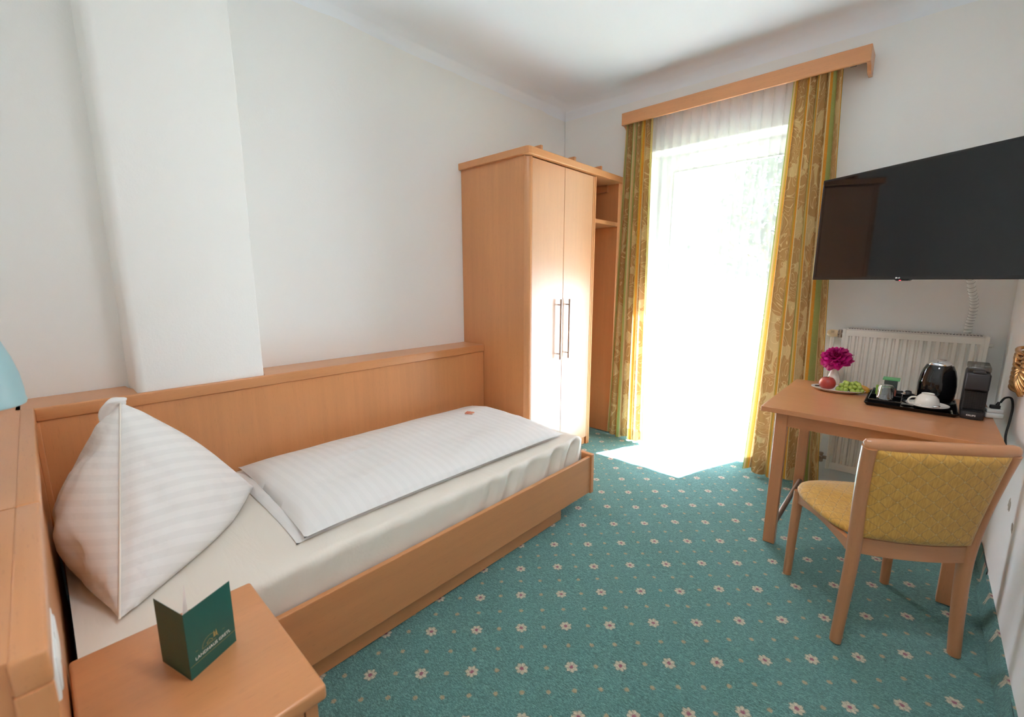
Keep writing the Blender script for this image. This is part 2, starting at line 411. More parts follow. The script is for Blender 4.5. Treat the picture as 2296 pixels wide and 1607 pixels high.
def thing(name, loc, label, cat, group=None, rz=0):
    o = bpy.data.objects.new(name, None); o.empty_display_size = .05; COL.objects.link(o)
    o.location = loc; o.rotation_euler = (0, 0, rz); return props(o, label, cat, group)
def mesh(name, bm, mat, parent=None, smooth=False, world=True, loc=None, rot=None, angle=40):
    """world=True: vertices are in world coordinates and the parent is unrotated"""
    bmesh.ops.recalc_face_normals(bm, faces=bm.faces) if smooth is not None else None
    if parent is not None and world:
        off = Vector((0, 0, 0)); p = parent
        while p is not None: off += Vector(p.location); p = p.parent
        bmesh.ops.translate(bm, vec=-off, verts=bm.verts)
    me = bpy.data.meshes.new(name); bm.to_mesh(me); bm.free()
    mats = mat if isinstance(mat, (list, tuple)) else [mat]
    for m_ in mats: me.materials.append(m_)
    if smooth:
        for p in me.polygons: p.use_smooth = True
        if angle < 180:
            try: me.set_sharp_from_angle(angle=radians(angle))
            except Exception: pass
    o = bpy.data.objects.new(name, me); COL.objects.link(o)
    if parent is not None: o.parent = parent
    if loc is not None: o.location = loc
    if rot is not None: o.rotation_euler = rot
    return o
def single(name, bm, mat, origin, label, cat, group=None, smooth=False, angle=40):
    bmesh.ops.translate(bm, vec=-Vector(origin), verts=bm.verts)
    o = mesh(name, bm, mat, None, smooth, angle=angle); o.location = origin
    return props(o, label, cat, group)
def struct(name, bm, mat, parent=None, smooth=False, angle=40):
    o = mesh(name, bm, mat, parent, smooth, angle=angle)
    if parent is None: o['kind'] = 'structure'
    return o
def textmesh(name, body, size, mat, parent, loc, rot, extrude=.0003, align='LEFT', spacing=1.0, bold=0, shear=0):
    cu = bpy.data.curves.new('txt', 'FONT'); cu.body = body; cu.size = size; cu.extrude = extrude; cu.align_x = align
    cu.space_character = spacing; cu.offset = bold; cu.shear = shear; cu.resolution_u = 3
    t = bpy.data.objects.new('txt', cu); COL.objects.link(t)
    bpy.context.view_layer.update()
    me = bpy.data.meshes.new_from_object(t.evaluated_get(bpy.context.evaluated_depsgraph_get()))
    bpy.data.objects.remove(t); bpy.data.curves.remove(cu)
    me.name = name; me.materials.clear(); me.materials.append(mat)
    o = bpy.data.objects.new(name, me); COL.objects.link(o); o.parent = parent; o.location = loc; o.rotation_euler = rot
    return o
def fbm(p, s=1.0, o=3): return noise.fractal(Vector(p) * s, 1.0, 2.0, o)

# ------------------------------------------------------------------ room shell
XL, XR, YB, YF, ZC = -2.65, .36, 3.60, -.25, 2.95
# opening of the balcony door
OX0, OX1, OZ = -1.80, -.70, 2.415
bm = bmesh.new()
def fl(u, v):
    x = XL - .02 + u * (XR - XL + .04); y = YF - .02 + v * (YB - YF + .27)
    z = .0085 * fbm((x * 1.9 + y * 1.4, y * 1.1 - x * .6, 3.1), 2.1, 2) + .003 * noise.noise(Vector((x * 5 + y * 4, (y - x) * 1.5, 0)))
    z -= .005
    return (x, y, min(z, .001))
grid(bm, 150, 180, fl)
struct('floor', bm, M['carpet'], smooth=True, angle=180)
bm = bmesh.new(); bx(bm, XL - .15, XR + .15, YF - .15, YB + .25, -.2, -.02); struct('trim_9', bm, M['putty'])
# ceiling with soft coves along the two visible walls
bm = bmesh.new()
def cove(bm, R=.11, n=8):
    prof = [(R * (1 - cos(pi / 2 * k / n)), R * (1 - sin(pi / 2 * k / n))) for k in range(n + 1)]  # (inset from wall, drop from ceiling)
    return [(a, b) for a, b in prof]
pr = cove(bm)
rings = []
for ins, drop in pr:
    z = ZC - drop
    rings.append([bm.verts.new((XL + ins, YF, z)), bm.verts.new((XL + ins, YB - ins, z)), bm.verts.new((XR, YB - ins, z))])
for A, B in zip(rings, rings[1:]):
    for k in range(2): bm.faces.new((A[k], A[k + 1], B[k + 1], B[k]))
last = rings[-1]; c = bm.verts.new((XR, YF, ZC)); bm.faces.new((last[0], last[1], last[2], c))
struct('ceiling', bm, M['ceiling'], smooth=True, angle=60)
bm = bmesh.new(); bx(bm, XL - .15, XR + .15, YF - .15, YB + .25, ZC + .005, ZC + .15); struct('trim_8', bm, M['putty'])
# walls (slightly uneven faces)
def wallgrid(fn, nu, nv):
    bm = bmesh.new(); grid(bm, nu, nv, fn); return bm
bm = wallgrid(lambda u, v: (XL + .003 * fbm((0, u * 6, v * 5), 1), YF + u * (YB - YF), v * ZC), 60, 40)
bx(bm, XL - .15, XL - .01, YF - .15, YB + .25, 0, ZC); struct('wall_left', bm, M['wall'], smooth=True, angle=50)
bm = bmesh.new(); bx(bm, XR, XR + .15, YF - .15, YB + .25, 0, ZC); struct('wall_right', bm, M['wall_right'])
bm = bmesh.new(); bx(bm, XL, XR, YF - .15, YF, 0, ZC); struct('wall_front', bm, M['wall'])
bm = bmesh.new()
for a in ((XL, OX0, 0, ZC), (OX1, XR, 0, ZC), (OX0, OX1, OZ, ZC)): bx(bm, a[0], a[1], YB, YB + .36, a[2], a[3])
struct('wall_back', bm, M['wall'])
# projecting pilaster with a soft left edge
bm = bmesh.new()
xf, y0, y1 = -2.432, .262, .765
poly = [(XL - .02, y0 - .004)] + [(XL + .10, y0)] + [(xf - .03 + .03 * sin(a), y0 + .03 - .03 * cos(a)) for a in [pi / 2 * k / 5 for k in range(6)]] + [(xf, y1 - .008), (xf - .003, y1 - .002), (xf - .01, y1), (XL - .02, y1)]
n = 30; rows = []
for k in range(n + 1):
    z = .86 + (ZC - .86) * k / n
    rows.append([bm.verts.new((x + (.004 * fbm((y * 3, z * 1.3, 7), 1) if x > XL else 0), y + .003 * fbm((x, z * 1.1, 2), 1), z)) for x, y in poly])
for A, B in zip(rows, rows[1:]):
    for k in range(len(poly) - 1): bm.faces.new((A[k], A[k + 1], B[k + 1], B[k]))
struct('trim_1', bm, M['wall'], smooth=True, angle=50)
# skirting of folded carpet along the right wall, with a second strip at the far corner
bm = bmesh.new()
grid(bm, 60, 4, lambda u, v: (XR - .008 - .022 * (1 - v) - .005 * fbm((u * 9, v, 0), 1), -.2 + u * 2.98, .072 * v + .004 * fbm((u * 7, 5, v), 1)))
grid(bm, 60, 2, lambda u, v: (XR - .008 + .008 * v, -.2 + u * 2.98, .072 + .004 * fbm((u * 7, 5, 1), 1)))
struct('baseboard_right', bm, M['carpet'], smooth=True)
bm = bmesh.new()
grid(bm, 30, 4, lambda u, v: (XR - .003 - .008 * (1 - v) - .004 * fbm((u * 5, v, 4), 1), 2.80 + u * .75, .085 * v))
struct('baseboard_back', bm, M['carpet'], smooth=True)

# ------------------------------------------------------------------ balcony door
dr = bpy.data.objects.new('door_1', None); COL.objects.link(dr); dr.location = (-1.25, 3.85, 0); dr['kind'] = 'structure'
bm = bmesh.new()
YD = 3.85
for a in ((OX0, OX0 + .055, 0, OZ), (OX1 - .055, OX1, 0, OZ), (OX0 + .055, OX1 - .055, OZ - .055, OZ), (OX0 + .055, OX1 - .055, 0, .04)):
    bx(bm, a[0], a[1], YD - .02, YD + .06, a[2], a[3], .006)
mesh('door_frame', bm, M['pvc'], dr)
bm = bmesh.new(); a0, a1, c0, c1 = OX0 + .05, OX1 - .05, .04, OZ - .05
for a in ((a0, a0 + .085, c0, c1), (a1 - .085, a1, c0, c1), (a0 + .085, a1 - .085, c1 - .085, c1), (a0 + .085, a1 - .085, c0, c0 + .12)):
    bx(bm, a[0], a[1], YD - .045, YD + .02, a[2], a[3], .008)
mesh('door_leaf', bm, M['pvc'], dr)
bm = bmesh.new()
g0, g1, h0, h1 = a0 + .083, a1 - .083, c0 + .118, c1 - .083
for a in ((g0, g0 + .006, h0, h1), (g1 - .006, g1, h0, h1), (g0, g1, h1 - .006, h1), (g0, g1, h0, h0 + .006)):
    bx(bm, a[0], a[1], YD - .047, YD - .04, a[2], a[3])
mesh('seal', bm, M['dark_grey'], dr)
bm = bmesh.new(); bx(bm, a0 + .08, a1 - .08, YD - .018, YD - .012, c0 + .115, c1 - .08)
mesh('pane', bm, M['pane'], dr)
bm = bmesh.new(); bx(bm, a1 - .06, a1 - .03, YD - .055, YD - .045, 1.0, 1.15, .004); tube(bm, [(a1 - .045, YD - .055, 1.09), (a1 - .045, YD - .09, 1.09), (a1 - .16, YD - .09, 1.09)], .009)
mesh('door_handle', bm, M['steel'], dr, smooth=True)
# reveal
bm = bmesh.new()
bx(bm, OX0 - .01, OX1 + .01, YB + .005, YB + .36, -.05, .012)
struct('trim_2', bm, M['white_plastic'])

# ------------------------------------------------------------------ outside
stone = simple('pale_balcony_slab', (.62, .60, .57), .8, .08, 20, bump=.2)
bm = bmesh.new(); bx(bm, -4.5, 2.5, YB + .36, 5.05, -.25, -.03); struct('balcony_floor', bm, stone)
larch = simple('greyed_railing_wood', (.30, .27, .24), .7, .15, 12)
rl = thing('balcony_railing', (-1.3, 4.95, 0), 'weathered timber balcony railing outside the glass door', 'railing')
bm = bmesh.new(); bx(bm, -4.4, 2.4, 4.90, 5.0, .98, 1.03, .01); mesh('handrail', bm, larch, rl)
bm = bmesh.new(); bx(bm, -4.4, 2.4, 4.93, 4.97, .08, .13, .01); mesh('bottom_rail', bm, larch, rl)
for k in range(12):
    x = -4.2 + k * .58
    bm = bmesh.new(); bx(bm, x - .055, x + .055, 4.935, 4.965, -.03, .99, .006); mesh('post', bm, larch, rl)
gr = simple('meadow_grass', (.14, .16, .09), .9, .3, 2)
bm = bmesh.new(); grid(bm, 40, 40, lambda u, v: (-40 + 80 * u, 5.2 + 75 * v, -3.2 + .5 * fbm((u * 8, v * 8, 0), 1) + 9 * max(0, v - .45) ** 1.5))
o = struct('ground', bm, gr, smooth=True)
leafm = simple('tree_leaf_green', (.085, .11, .10), .6, .3, 6)
barkm = simple('tree_bark', (.18, .13, .09), .9, .2, 20)
def tree(loc, h, r, label, seed):
    rnd = random.Random(seed)
    t = thing('tree', loc, label, 'tree', 'trees beyond the balcony')
    bm = bmesh.new()
    tube(bm, [(0, 0, 0), (.05, .03, h * .35), (0, .05, h * .7), (.04, 0, h * .92)], [.2, .16, .1, .03], 10)
    for k in range(9):
        a = rnd.uniform(0, 2 * pi); z = h * rnd.uniform(.3, .75)
        tube(bm, [(0, 0, z), (cos(a) * r * .4, sin(a) * r * .4, z + .4), (cos(a) * r * .8, sin(a) * r * .8, z + .8)], [.06, .04, .015], 6)
    mesh('trunk', bm, barkm, t, smooth=True, world=False)
    bm = bmesh.new()
    for k in range(2600):
        d = Vector((rnd.gauss(0, 1), rnd.gauss(0, 1), rnd.gauss(0, 1))).normalized() * rnd.uniform(.55, 1) ** .6
        bump_ = 1 + .25 * noise.noise(d * 2.2 + Vector((seed, 0, 0)))
        p = Vector((d.x * r * bump_, d.y * r * bump_, h * .62 + d.z * h * .40 * bump_)); s = rnd.uniform(.07, .15)
        q = Matrix.Rotation(rnd.uniform(0, 6.28), 3, Vector((rnd.random(), rnd.random(), rnd.random() + .01)).normalized())
        vs = [bm.verts.new(p + q @ Vector(v) * s) for v in ((-1, 0, 0), (0, -.5, .1), (1, 0, 0), (0, .5, .1))]
        bm.faces.new(vs)
    mesh('foliage', bm, leafm, t, world=False, smooth=None)
tree((-7.4, 11.5, -3.1), 8.5, 2.4, 'leafy tree on the left side of the balcony view', 3)
tree((-2.2, 12.0, -3.0), 8.0, 1.9, 'leafy tree behind the right half of the glass door', 5)

tree((-10.6, 17.0, -3.2), 9.5, 2.4, 'tall leafy tree far left in the balcony view', 8)
tree((-5.0, 21.0, -3.2), 10.0, 2.2, 'tall pale tree in the middle distance beyond the railing', 12)

# ------------------------------------------------------------------ bed surround (panelling with ledge)
ZL = .905
sr = thing('bed_surround', (-2.43, -.05, 0), 'beech panelling with a ledge round the head and wall side of the bed', 'headboard')
bm = bmesh.new()
poly = [(-.045, -2.64), (.245, -2.64), (.262, -2.45), (.262, -2.432), (2.298, -2.432)]
bx(bm, XL + .003, -2.435, -.09, .235, ZL - .022, ZL); prism(bm, [(XL + .003, .235), (-2.435, .235), (-2.435, .262), (-2.55, .262), (-2.60, .25), (XL + .003, .235 + .01)], ZL - .022, ZL)
bx(bm, XL + .003, -2.435, .77, 2.298, ZL - .022, ZL)
mesh('ledge', bm, M['wood_y'], sr)
bm = bmesh.new(); bx(bm, -2.436, -2.412, -.045, 2.299, ZL - .052, ZL + .001, .006, 3); mesh('ledge_edging', bm, M['wood_y'], sr, smooth=True)
bm = bmesh.new()
for a, b in ((-.045, 2.298),): bx(bm, -2.445, -2.422, a, b, .06, ZL - .053, .0015)
mesh('side_panel', bm, M['wood_z'], sr)
bm = bmesh.new()
bx(bm, XL + .003, -1.372, YF + .003, -.078, ZL - .022, ZL); bx(bm, -1.368, -.795, YF + .003, -.078, ZL - .022, ZL)
mesh('ledge', bm, M['wood_x'], sr)
bm = bmesh.new(); bx(bm, -2.436, -1.372, -.080, -.042, ZL - .052, ZL + .001, .006, 3); bx(bm, -1.369, -.79, -.080, -.042, ZL - .052, ZL + .001, .006, 3)
mesh('ledge_edging', bm, M['wood_x'], sr, smooth=True)
bm = bmesh.new(); bx(bm, -2.42, -.80, -.075, -.052, .06, ZL - .053, .0015); mesh('head_panel', bm, M['wood_z'], sr)
bm = bmesh.new(); bx(bm, -2.424, -2.405, -.053, -.036, .3, ZL - .054, .003); mesh('corner_strip', bm, M['wood_z'], sr)
bm = bmesh.new(); bx(bm, -.797, -.79, -.0795, -.0425, .0, ZL - .05, .002); bx(bm, -.82, -.797, YF + .005, -.08, 0, ZL - .023); mesh('end_panel', bm, M['wood_z'], sr)

# bed
bed = thing('bed', (-1.9, 1.1, 0), 'low beech single bed frame on a recessed plinth', 'bed')
bm = bmesh.new(); bx(bm, -1.405, -1.383, -.045, 2.205, .088, .322, .003); mesh('side_rail', bm, M['wood_y'], bed)
bm = bmesh.new(); bx(bm, -2.418, -1.375, 2.205, 2.235, .083, .335, .004); mesh('foot_board', bm, M['wood_x'], bed)
bm = bmesh.new(); bx(bm, -2.40, -1.415, -.04, 1.955, 0, .11, .002); mesh('plinth', bm, M['wood_y'], bed)
bm = bmesh.new(); bx(bm, -2.418, -1.407, -.04, 2.203, .11, .20); mesh('slat_base', bm, M['wood_y'], bed)

# mattress in a fitted sheet
bm = bmesh.new()
mx0, mx1, my0, my1, mz0, mz1 = -2.415, -1.412, -.033, 2.195, .202, .455
NU, NV = 120, 330
def mat_top(u, v):
    # wraps from the wall-side down over the rail side: parameter u across, v along
    w = mx1 - mx0; R = .036; Hs = mz1 - mz0 - R
    L = w - R + pi / 2 * R + Hs; s = u * L
    y = my0 + v * (my1 - my0)
    if s < w - R: x, z, nx, nz = mx0 + s, mz1, 0, 1
    elif s < w - R + pi / 2 * R:
        a = (s - (w - R)) / R; x, z, nx, nz = mx1 - R + R * sin(a), mz1 - R + R * cos(a), sin(a), cos(a)
    else: x, z, nx, nz = mx1, mz1 - R - (s - (w - R + pi / 2 * R)), 1, 0
    # rounded foot end
    e = my1 - y; zz = 0
    if e < .08: zz = -.05 * (1 - sqrt(max(0, 1 - (1 - e / .08) ** 2))); 
    if nz > .5: z += zz
    z += nz * (.006 * fbm((x * 3, y * 2, 0), 1))
    # gathered folds at the foot corner and along the side
    side = nx
    amp = .006 + .034 * max(0, min(1, (y - 1.15) / .8)) * max(0, min(1, (y - .6)))
    ph = 70 * (y + .55 * (mz1 - z)) + 3 * noise.noise(Vector((y * 4, z * 4, 2)))
    f = (.5 - .5 * sin(ph * .5) - .25 * abs(sin(ph * .31 + 1))) * amp * side * min(1, max(0, (mz1 - z) / .06 + .3))
    x -= max(0, f) + side * .004
    z += -.028 * side * 0
    if s < .1: z -= .01 * (1 - s / .1) ** 2
    # corner pulls inward
    cr = max(0, 1 - e / .10) ** 2
    x -= .03 * cr * side
    return (x, y, z)
vs = grid(bm, NU, NV, mat_top)
# foot end skirt and underside
cx = [vs[i][NV] for i in range(NU + 1)]
low = [bm.verts.new((v.co.x, my1 + .004, max(mz0, min(v.co.z, mz0)))) for v in cx]
for i in range(NU): bm.faces.new((cx[i], cx[i + 1], low[i + 1], low[i]))
bx(bm, mx0 + .01, mx1 - .07, my0 + .01, my1 - .04, mz0, mz1 - .08)
mt = single('mattress', bm, M['sheet'], (-1.91, 1.08, mz0), 'mattress in a cream fitted sheet lying in the beech bed', 'mattress', smooth=True, angle=70)

# duvet, folded lengthwise: two puffed layers
dv = thing('duvet', (-1.93, 1.3, .455), 'white striped duvet folded lengthwise on the mattress', 'duvet')
def puff(bm, cor, H, zb, seed, nu=70, nv=110, inset=.03, low=.02):
    """cor: 4 corners (x,y) order near-wall, near-rail, far-rail, far-wall"""
    A, B, C_, D = [Vector((*c, 0)) for c in cor]
    def base(u, v):
        # edges are drawn in between the corners, corners stay pointed
        iu = inset * (4 * v * (1 - v)) ** .5; iv = inset * .7 * (4 * u * (1 - u)) ** .5
        uu = iu + u * (1 - 2 * iu); vv = iv * .5 + v * (1 - iv)
        return A * (1 - uu) * (1 - vv) + B * uu * (1 - vv) + C_ * uu * vv + D * (1 - uu) * vv
    def prof(u, v):
        t, q = abs(2 * u - 1), abs(2 * v - 1)
        st = (max(0, 1 - t ** 5.5) * max(0, 1 - q ** 16)) ** .5
        f = st * (.58 + .42 * (1 - t * t))
        for cu, cv in ((0, 0), (1, 0), (0, 1), (1, 1)):
            d = sqrt(((u - cu) * .85) ** 2 + ((v - cv) * 1.55) ** 2); f *= 1 - .55 * math.exp(-d * 11)
        return f
    def top(u, v):
        p = base(u, v); f = prof(u, v); w = fbm((p.x * 3.5 + seed, p.y * 2.0, 0), 1, 3)
        d = sqrt((1 - u) ** 2 + (v * 2.2) ** 2); pin = .008 * sin(9 * atan2(v * 2.2 + .02, 1 - u + .02) + seed) * math.exp(-d * 3.2)
        d2 = sqrt((1 - u) ** 2 + ((1 - v) * 2.2) ** 2); pin += .006 * sin(9 * atan2((1 - v) * 2.2 + .02, 1 - u + .02) + seed) * math.exp(-d2 * 3.2)
        return (p.x, p.y, zb + .003 + f * (H + .011 * w + .004 * fbm((p.x * 12, p.y * 5, seed), 1) + pin))
    def bot(u, v):
        p = base(u, v); return (p.x, p.y, zb + .003 - min(.003, prof(u, v) * .02))
    t = grid(bm, nu, nv, top); b = grid(bm, nu, nv, bot)
    bmesh.ops.remove_doubles(bm, verts=bm.verts, dist=.0004)
bm = bmesh.new()
puff(bm, [(-2.372, .535), (-1.530, .530), (-1.505, 2.07), (-2.34, 2.135)], .034, .456, 1.0)
mesh('lower_layer', bm, M['duvet'], dv, smooth=True, angle=100)
bm = bmesh.new()
puff(bm, [(-2.368, .585), (-1.512, .552), (-1.482, 2.06), (-2.338, 2.10)], .070, .479, 4.0, inset=.028)
upl = mesh('upper_layer', bm, M['duvet'], dv, smooth=True, angle=100)

# small wrapped chocolate on the duvet
bm = bmesh.new(); bx(bm, -.026, .026, -.02, .02, 0, .008, .003, 2)
m, nt, out = newmat('printed_wrapper'); v = coords(nt); n = noisen(nt, v, 60, 2, .5, 1)
princ(nt, out, ramp(nt, n.outputs[0], [(.35, (.20, .07, .05)), (.45, (.62, .12, .07)), (.55, (.72, .30, .20)), (.68, (.55, .42, .30))]), .3)
o = mesh('chocolate', bm, m); bpy.context.view_layer.update(); hit = upl.ray_cast(Vector((-2.03, 1.80, 1)) - dv.location, (0, 0, -1)); o.location = (-2.03, 1.80, hit[1].z + dv.location.z + .001); o.rotation_euler = (.03, .02, radians(28))
props(o, 'small red wrapped chocolate square lying on the duvet', 'chocolate')

# pillow: plump tetrahedral square pillow standing with its seam toward the room
PA, PB, PC, PD = Vector((-2.02, .168, .965)), Vector((-1.516, .055, .468)), Vector((-2.06, .56, .492)), Vector((-2.30, .03, .50))
cen = (PA + PB + PC + PD) / 4
pw = thing('pillow', (cen.x, cen.y, .46), 'white striped pillow standing in a pointed shape against the headboard', 'pillow')
bm = bmesh.new()
def pface(P, Q, R, bul, eb, N=46, seedv=0, uvf=None):
    """curved triangle P,Q,R; bul outward bulge; eb dict of edge bulges keyed by index of opposite vertex"""
    nrm = (Q - P).cross(R - P).normalized()
    if nrm.dot((P + Q + R) / 3 - cen) < 0: nrm = -nrm
    V = {}; lay = bm.loops.layers.uv.verify()
    for i in range(N + 1):
        for j in range(N + 1 - i):
            a, b = i / N, j / N; c = (N - i - j) / N
            p = P * a + Q * b + R * c
            f = (27 * a * b * c) ** .62
            q = p + nrm * bul * f
            # edges pushed out from the centre (rounded) or left straight
            for w, (x, y, e) in enumerate(((b, c, eb[0]), (a, c, eb[1]), (a, b, eb[2]))):
                g = 4 * x * y
                if e: q += (p - cen).normalized() * e * g * (1 - .0 * (1 - x - y)) * max(0, (x + y)) ** 6
            corner = max(a, b, c)
            fold = .010 * sin(26 * atan2(b + .001, c + .001) + seedv) * math.exp(-((1 - a)) * 5) + .010 * sin(26 * atan2(a + .001, c + .001) + 1 + seedv) * math.exp(-((1 - b)) * 5) + .011 * sin(24 * atan2(a + .001, b + .001) + seedv * 2) * math.exp(-((1 - c)) * 5)
            edgef = min(a, b, c) * 3
            wr = .030 * fbm((q.x * 4, q.y * 4, q.z * 4 + seedv), 1, 3)
            q += nrm * (fold + wr) * min(1, edgef * 3)
            V[i, j] = (bm.verts.new(q), (a, b, c))
    for i in range(N):
        for j in range(N - i):
            tris = [((i, j), (i + 1, j), (i, j + 1))]
            if i + j < N - 1: tris.append(((i + 1, j), (i + 1, j + 1), (i, j + 1)))
            for t in tris:
                f = bm.faces.new([V[k][0] for k in t])
                for l, k in zip(f.loops, t):
                    a, b, c = V[k][1]; l[lay].uv = uvf(a, b, c)
pface(PA, PB, PC, .085, (.045, .02, 0), seedv=1, uvf=lambda a, b, c: (c * .6, a * .62 - b * 0 + c * .24))
pface(PA, PB, PD, .10, (.05, .045, 0), seedv=2, uvf=lambda a, b, c: (c * .6, a * .62 + c * .22))
pface(PA, PC, PD, .10, (.05, .045, .02), seedv=3, uvf=lambda a, b, c: (b * .6, a * .62 + c * .2))
pface(PB, PC, PD, .0, (.05, .05, .045), seedv=4, uvf=lambda a, b, c: (b * .6, a * .62 + c * .2))
bmesh.ops.remove_doubles(bm, verts=bm.verts, dist=.0035)
for v in bm.verts:
    if v.co.z < .466: v.co.z = .466 + .001 * v.co.x
mesh('pillow_body', bm, M['pillow'], pw, smooth=True, angle=75)
bm = bmesh.new()
tube(bm, [PA * (1 - t) + PB * t + Vector((.004, -.0, .002)) + (((PA + PB) / 2 - cen).normalized() * .0) for t in [k / 24 for k in range(25)]], .0028, 8)
mesh('seam', bm, M['sheet'], pw, smooth=True)
bm = bmesh.new(); tube(bm, spline([PA + Vector((.012, .004, .004)), PA + Vector((-.012, -.010, -.006)), PA + Vector((-.030, -.030, -.050)), PA + Vector((-.020, -.035, -.105)), PA + Vector((.01, -.02, -.15))], 7), [.006, .010, .016, .021, .026, .029, .032, .034, .036, .037, .038, .038, .037, .036, .034, .032, .03, .028, .026, .024, .022, .02, .018, .016, .014, .012, .01, .008, .006][:29], 20, prof=[(cos(a) * (1 + .12 * sin(5 * a)), sin(a) * .6 * (1 + .12 * sin(4 * a))) for a in [2 * pi * k / 20 for k in range(20)]])
mesh('corner_tip', bm, M['pillow'], pw, smooth=True, angle=180)

# ------------------------------------------------------------------ nightstand, folded card, socket, lamp
ns = thing('nightstand', (-1.12, .15, 0), 'beech nightstand beside the bed with a folded green card on top', 'nightstand')
bm = bmesh.new(); bx(bm, -1.374, -.872, -.048, .338, .462, .5, .008, 3); mesh('nightstand_top', bm, M['wood_y'], ns, smooth=True)
bm = bmesh.new(); bx(bm, -.925, -.888, -.045, .292, .06, .461, .002); bx(bm, -1.360, -1.325, -.045, .292, .06, .461, .002); bx(bm, -1.36, -.888, -.045, .30, .06, .09); bx(bm, -1.36, -.888, -.045, -.02, .06, .461)
mesh('body', bm, M['wood_z'], ns)
bm = bmesh.new(); bx(bm, -.925, -.888, .295, .322, .06, .461, .002); mesh('corner_post', bm, M['wood_z'], ns)
bm = bmesh.new(); bx(bm, -1.36, -.888, .298, .320, .0, .06); bx(bm, -1.355, -.893, -.04, .29, 0, .06); mesh('base', bm, M['wood_x'], ns)
for z0, z1 in ((.31, .455), (.155, .303)):
    bm = bmesh.new(); bx(bm, -1.355, -.928, .298, .318, z0, z1, .003); d_ = mesh('drawer', bm, M['wood_x'], ns)
    bm = bmesh.new(); lathe(bm, [(0, 0), (.006, 0), (.006, .012), (.013, .018), (.013, .024), (0, .026)], 16)
    bmesh.ops.transform(bm, matrix=Matrix.Translation((-1.14, .318, (z0 + z1) / 2)) @ Matrix.Rotation(-pi / 2, 4, 'X'), verts=bm.verts)
    mesh('knob', bm, M['steel'], d_, smooth=True)

cf, cr, cl, ct = Vector((-1.10, .137, .501)), Vector((-1.154, .240, .501)), Vector((-1.212, .104, .501)), Vector((-1.221, .163, .501))
cd = thing('folded_card', cf, 'dark green folded card standing on the nightstand', 'card')
def leaf(p, q, h, th, mat, name):
    d = (q - p).normalized(); n_ = Vector((d.y, -d.x, 0)); bm = bmesh.new()
    ps = [p + n_ * th / 2, q + n_ * th / 2, q - n_ * th / 2, p - n_ * th / 2]
    prism(bm, [(v.x, v.y) for v in ps], .501, .501 + h); return mesh(name, bm, mat, cd)
leaf(cf, cr, .165, .0008, M['green_card'], 'front_leaf'); leaf(cf, cl, .165, .0008, M['green_card'], 'side_leaf'); leaf(cf, ct, .163, .0008, M['card_inside'], 'inner_leaf')
W = (cr - cf).length; ang = atan2((cr - cf).y, (cr - cf).x)
Rc = (radians(90), 0, ang)
nc = Vector((sin(ang), -cos(ang), 0))
if nc.dot(Vector((0, 0, 0)) - cf) < 0: nc = -nc
def onleaf(u, z, off=.0009): return (cr - cf) * (u / W) + Vector((0, 0, z)) + nc * off
textmesh('lettering', 'LANDHAUS GRETL', .0106, M['white_print'], cd, onleaf(.0135, .0385), Rc, .0002, spacing=1.0)
def leafmesh(name, polys, mat, depth=.0004):
    bm = bmesh.new()
    for poly in polys:
        f = [bm.verts.new(onleaf(u, z)) for u, z in poly]; bm.faces.new(f)
    return mesh(name, bm, mat, cd, world=False, smooth=None)
leafmesh('gold_line', [[(0.001, .0310), (W - .001, .0310), (W - .001, .0318), (0.001, .0318)]], M['gold_print'])
em = []
def arc(cu, cz, r, a0, a1, w, n=22, sy=1):
    for k in range(n):
        t0, t1 = a0 + (a1 - a0) * k / n, a0 + (a1 - a0) * (k + 1) / n
        em.append([(cu + r * cos(t0), cz + sy * r * sin(t0)), (cu + r * cos(t1), cz + sy * r * sin(t1)), (cu + (r - w) * cos(t1), cz + sy * (r - w) * sin(t1)), (cu + (r - w) * cos(t0), cz + sy * (r - w) * sin(t0))])
def ln(a, b, w):
    a, b = Vector(a), Vector(b); d = (b - a).normalized(); n_ = Vector((-d.y, d.x)) * w / 2
    em.append([tuple(a + n_), tuple(b + n_), tuple(b - n_), tuple(a - n_)])
cu = .052; arc(cu, .0525, .0205, 0.1, pi, .0008); ln((cu - .0205, .0525), (cu + .014, .0525), .0007)
ln((cu - .009, .0575), (cu - .001, .0635), .0009); ln((cu - .001, .0635), (cu + .007, .0575), .0009); ln((cu - .007, .053), (cu - .007, .0585), .0008); ln((cu + .005, .053), (cu + .005, .0585), .0008); ln((cu - .003, .053), (cu - .003, .057), .0007); ln((cu + .001, .053), (cu + .001, .057), .0007)
for s in (.011, .0165): em.append([(cu + s - .0022, .0635), (cu + s + .0022, .0635), (cu + s, .0755)]); em.append([(cu + s - .0028, .059), (cu + s + .0028, .059), (cu + s, .068)])
em.append([(.016, .059), (.022, .059), (.022, .0596), (.016, .0596)]); em.append([(.084, .059), (.090, .059), (.090, .0596), (.084, .0596)])
leafmesh('emblem', em, M['gold_print'])

bm = bmesh.new(); bx(bm, -1.06, -.905, -.0525, -.044, .74, .82, .004, 3)
so = thing('wall_socket', (-.985, -.05, .78), 'white double socket and switch plate on the head panel', 'socket')
mesh('cover_plate', bm, M['white_plastic'], so, smooth=True)
for sx in (-1.02, -.945):
    bm = bmesh.new(); bx(bm, sx - .03, sx + .03, -.046, -.041, .75, .81, .004, 2); mesh('rocker', bm, M['white_plastic'], so, smooth=True)

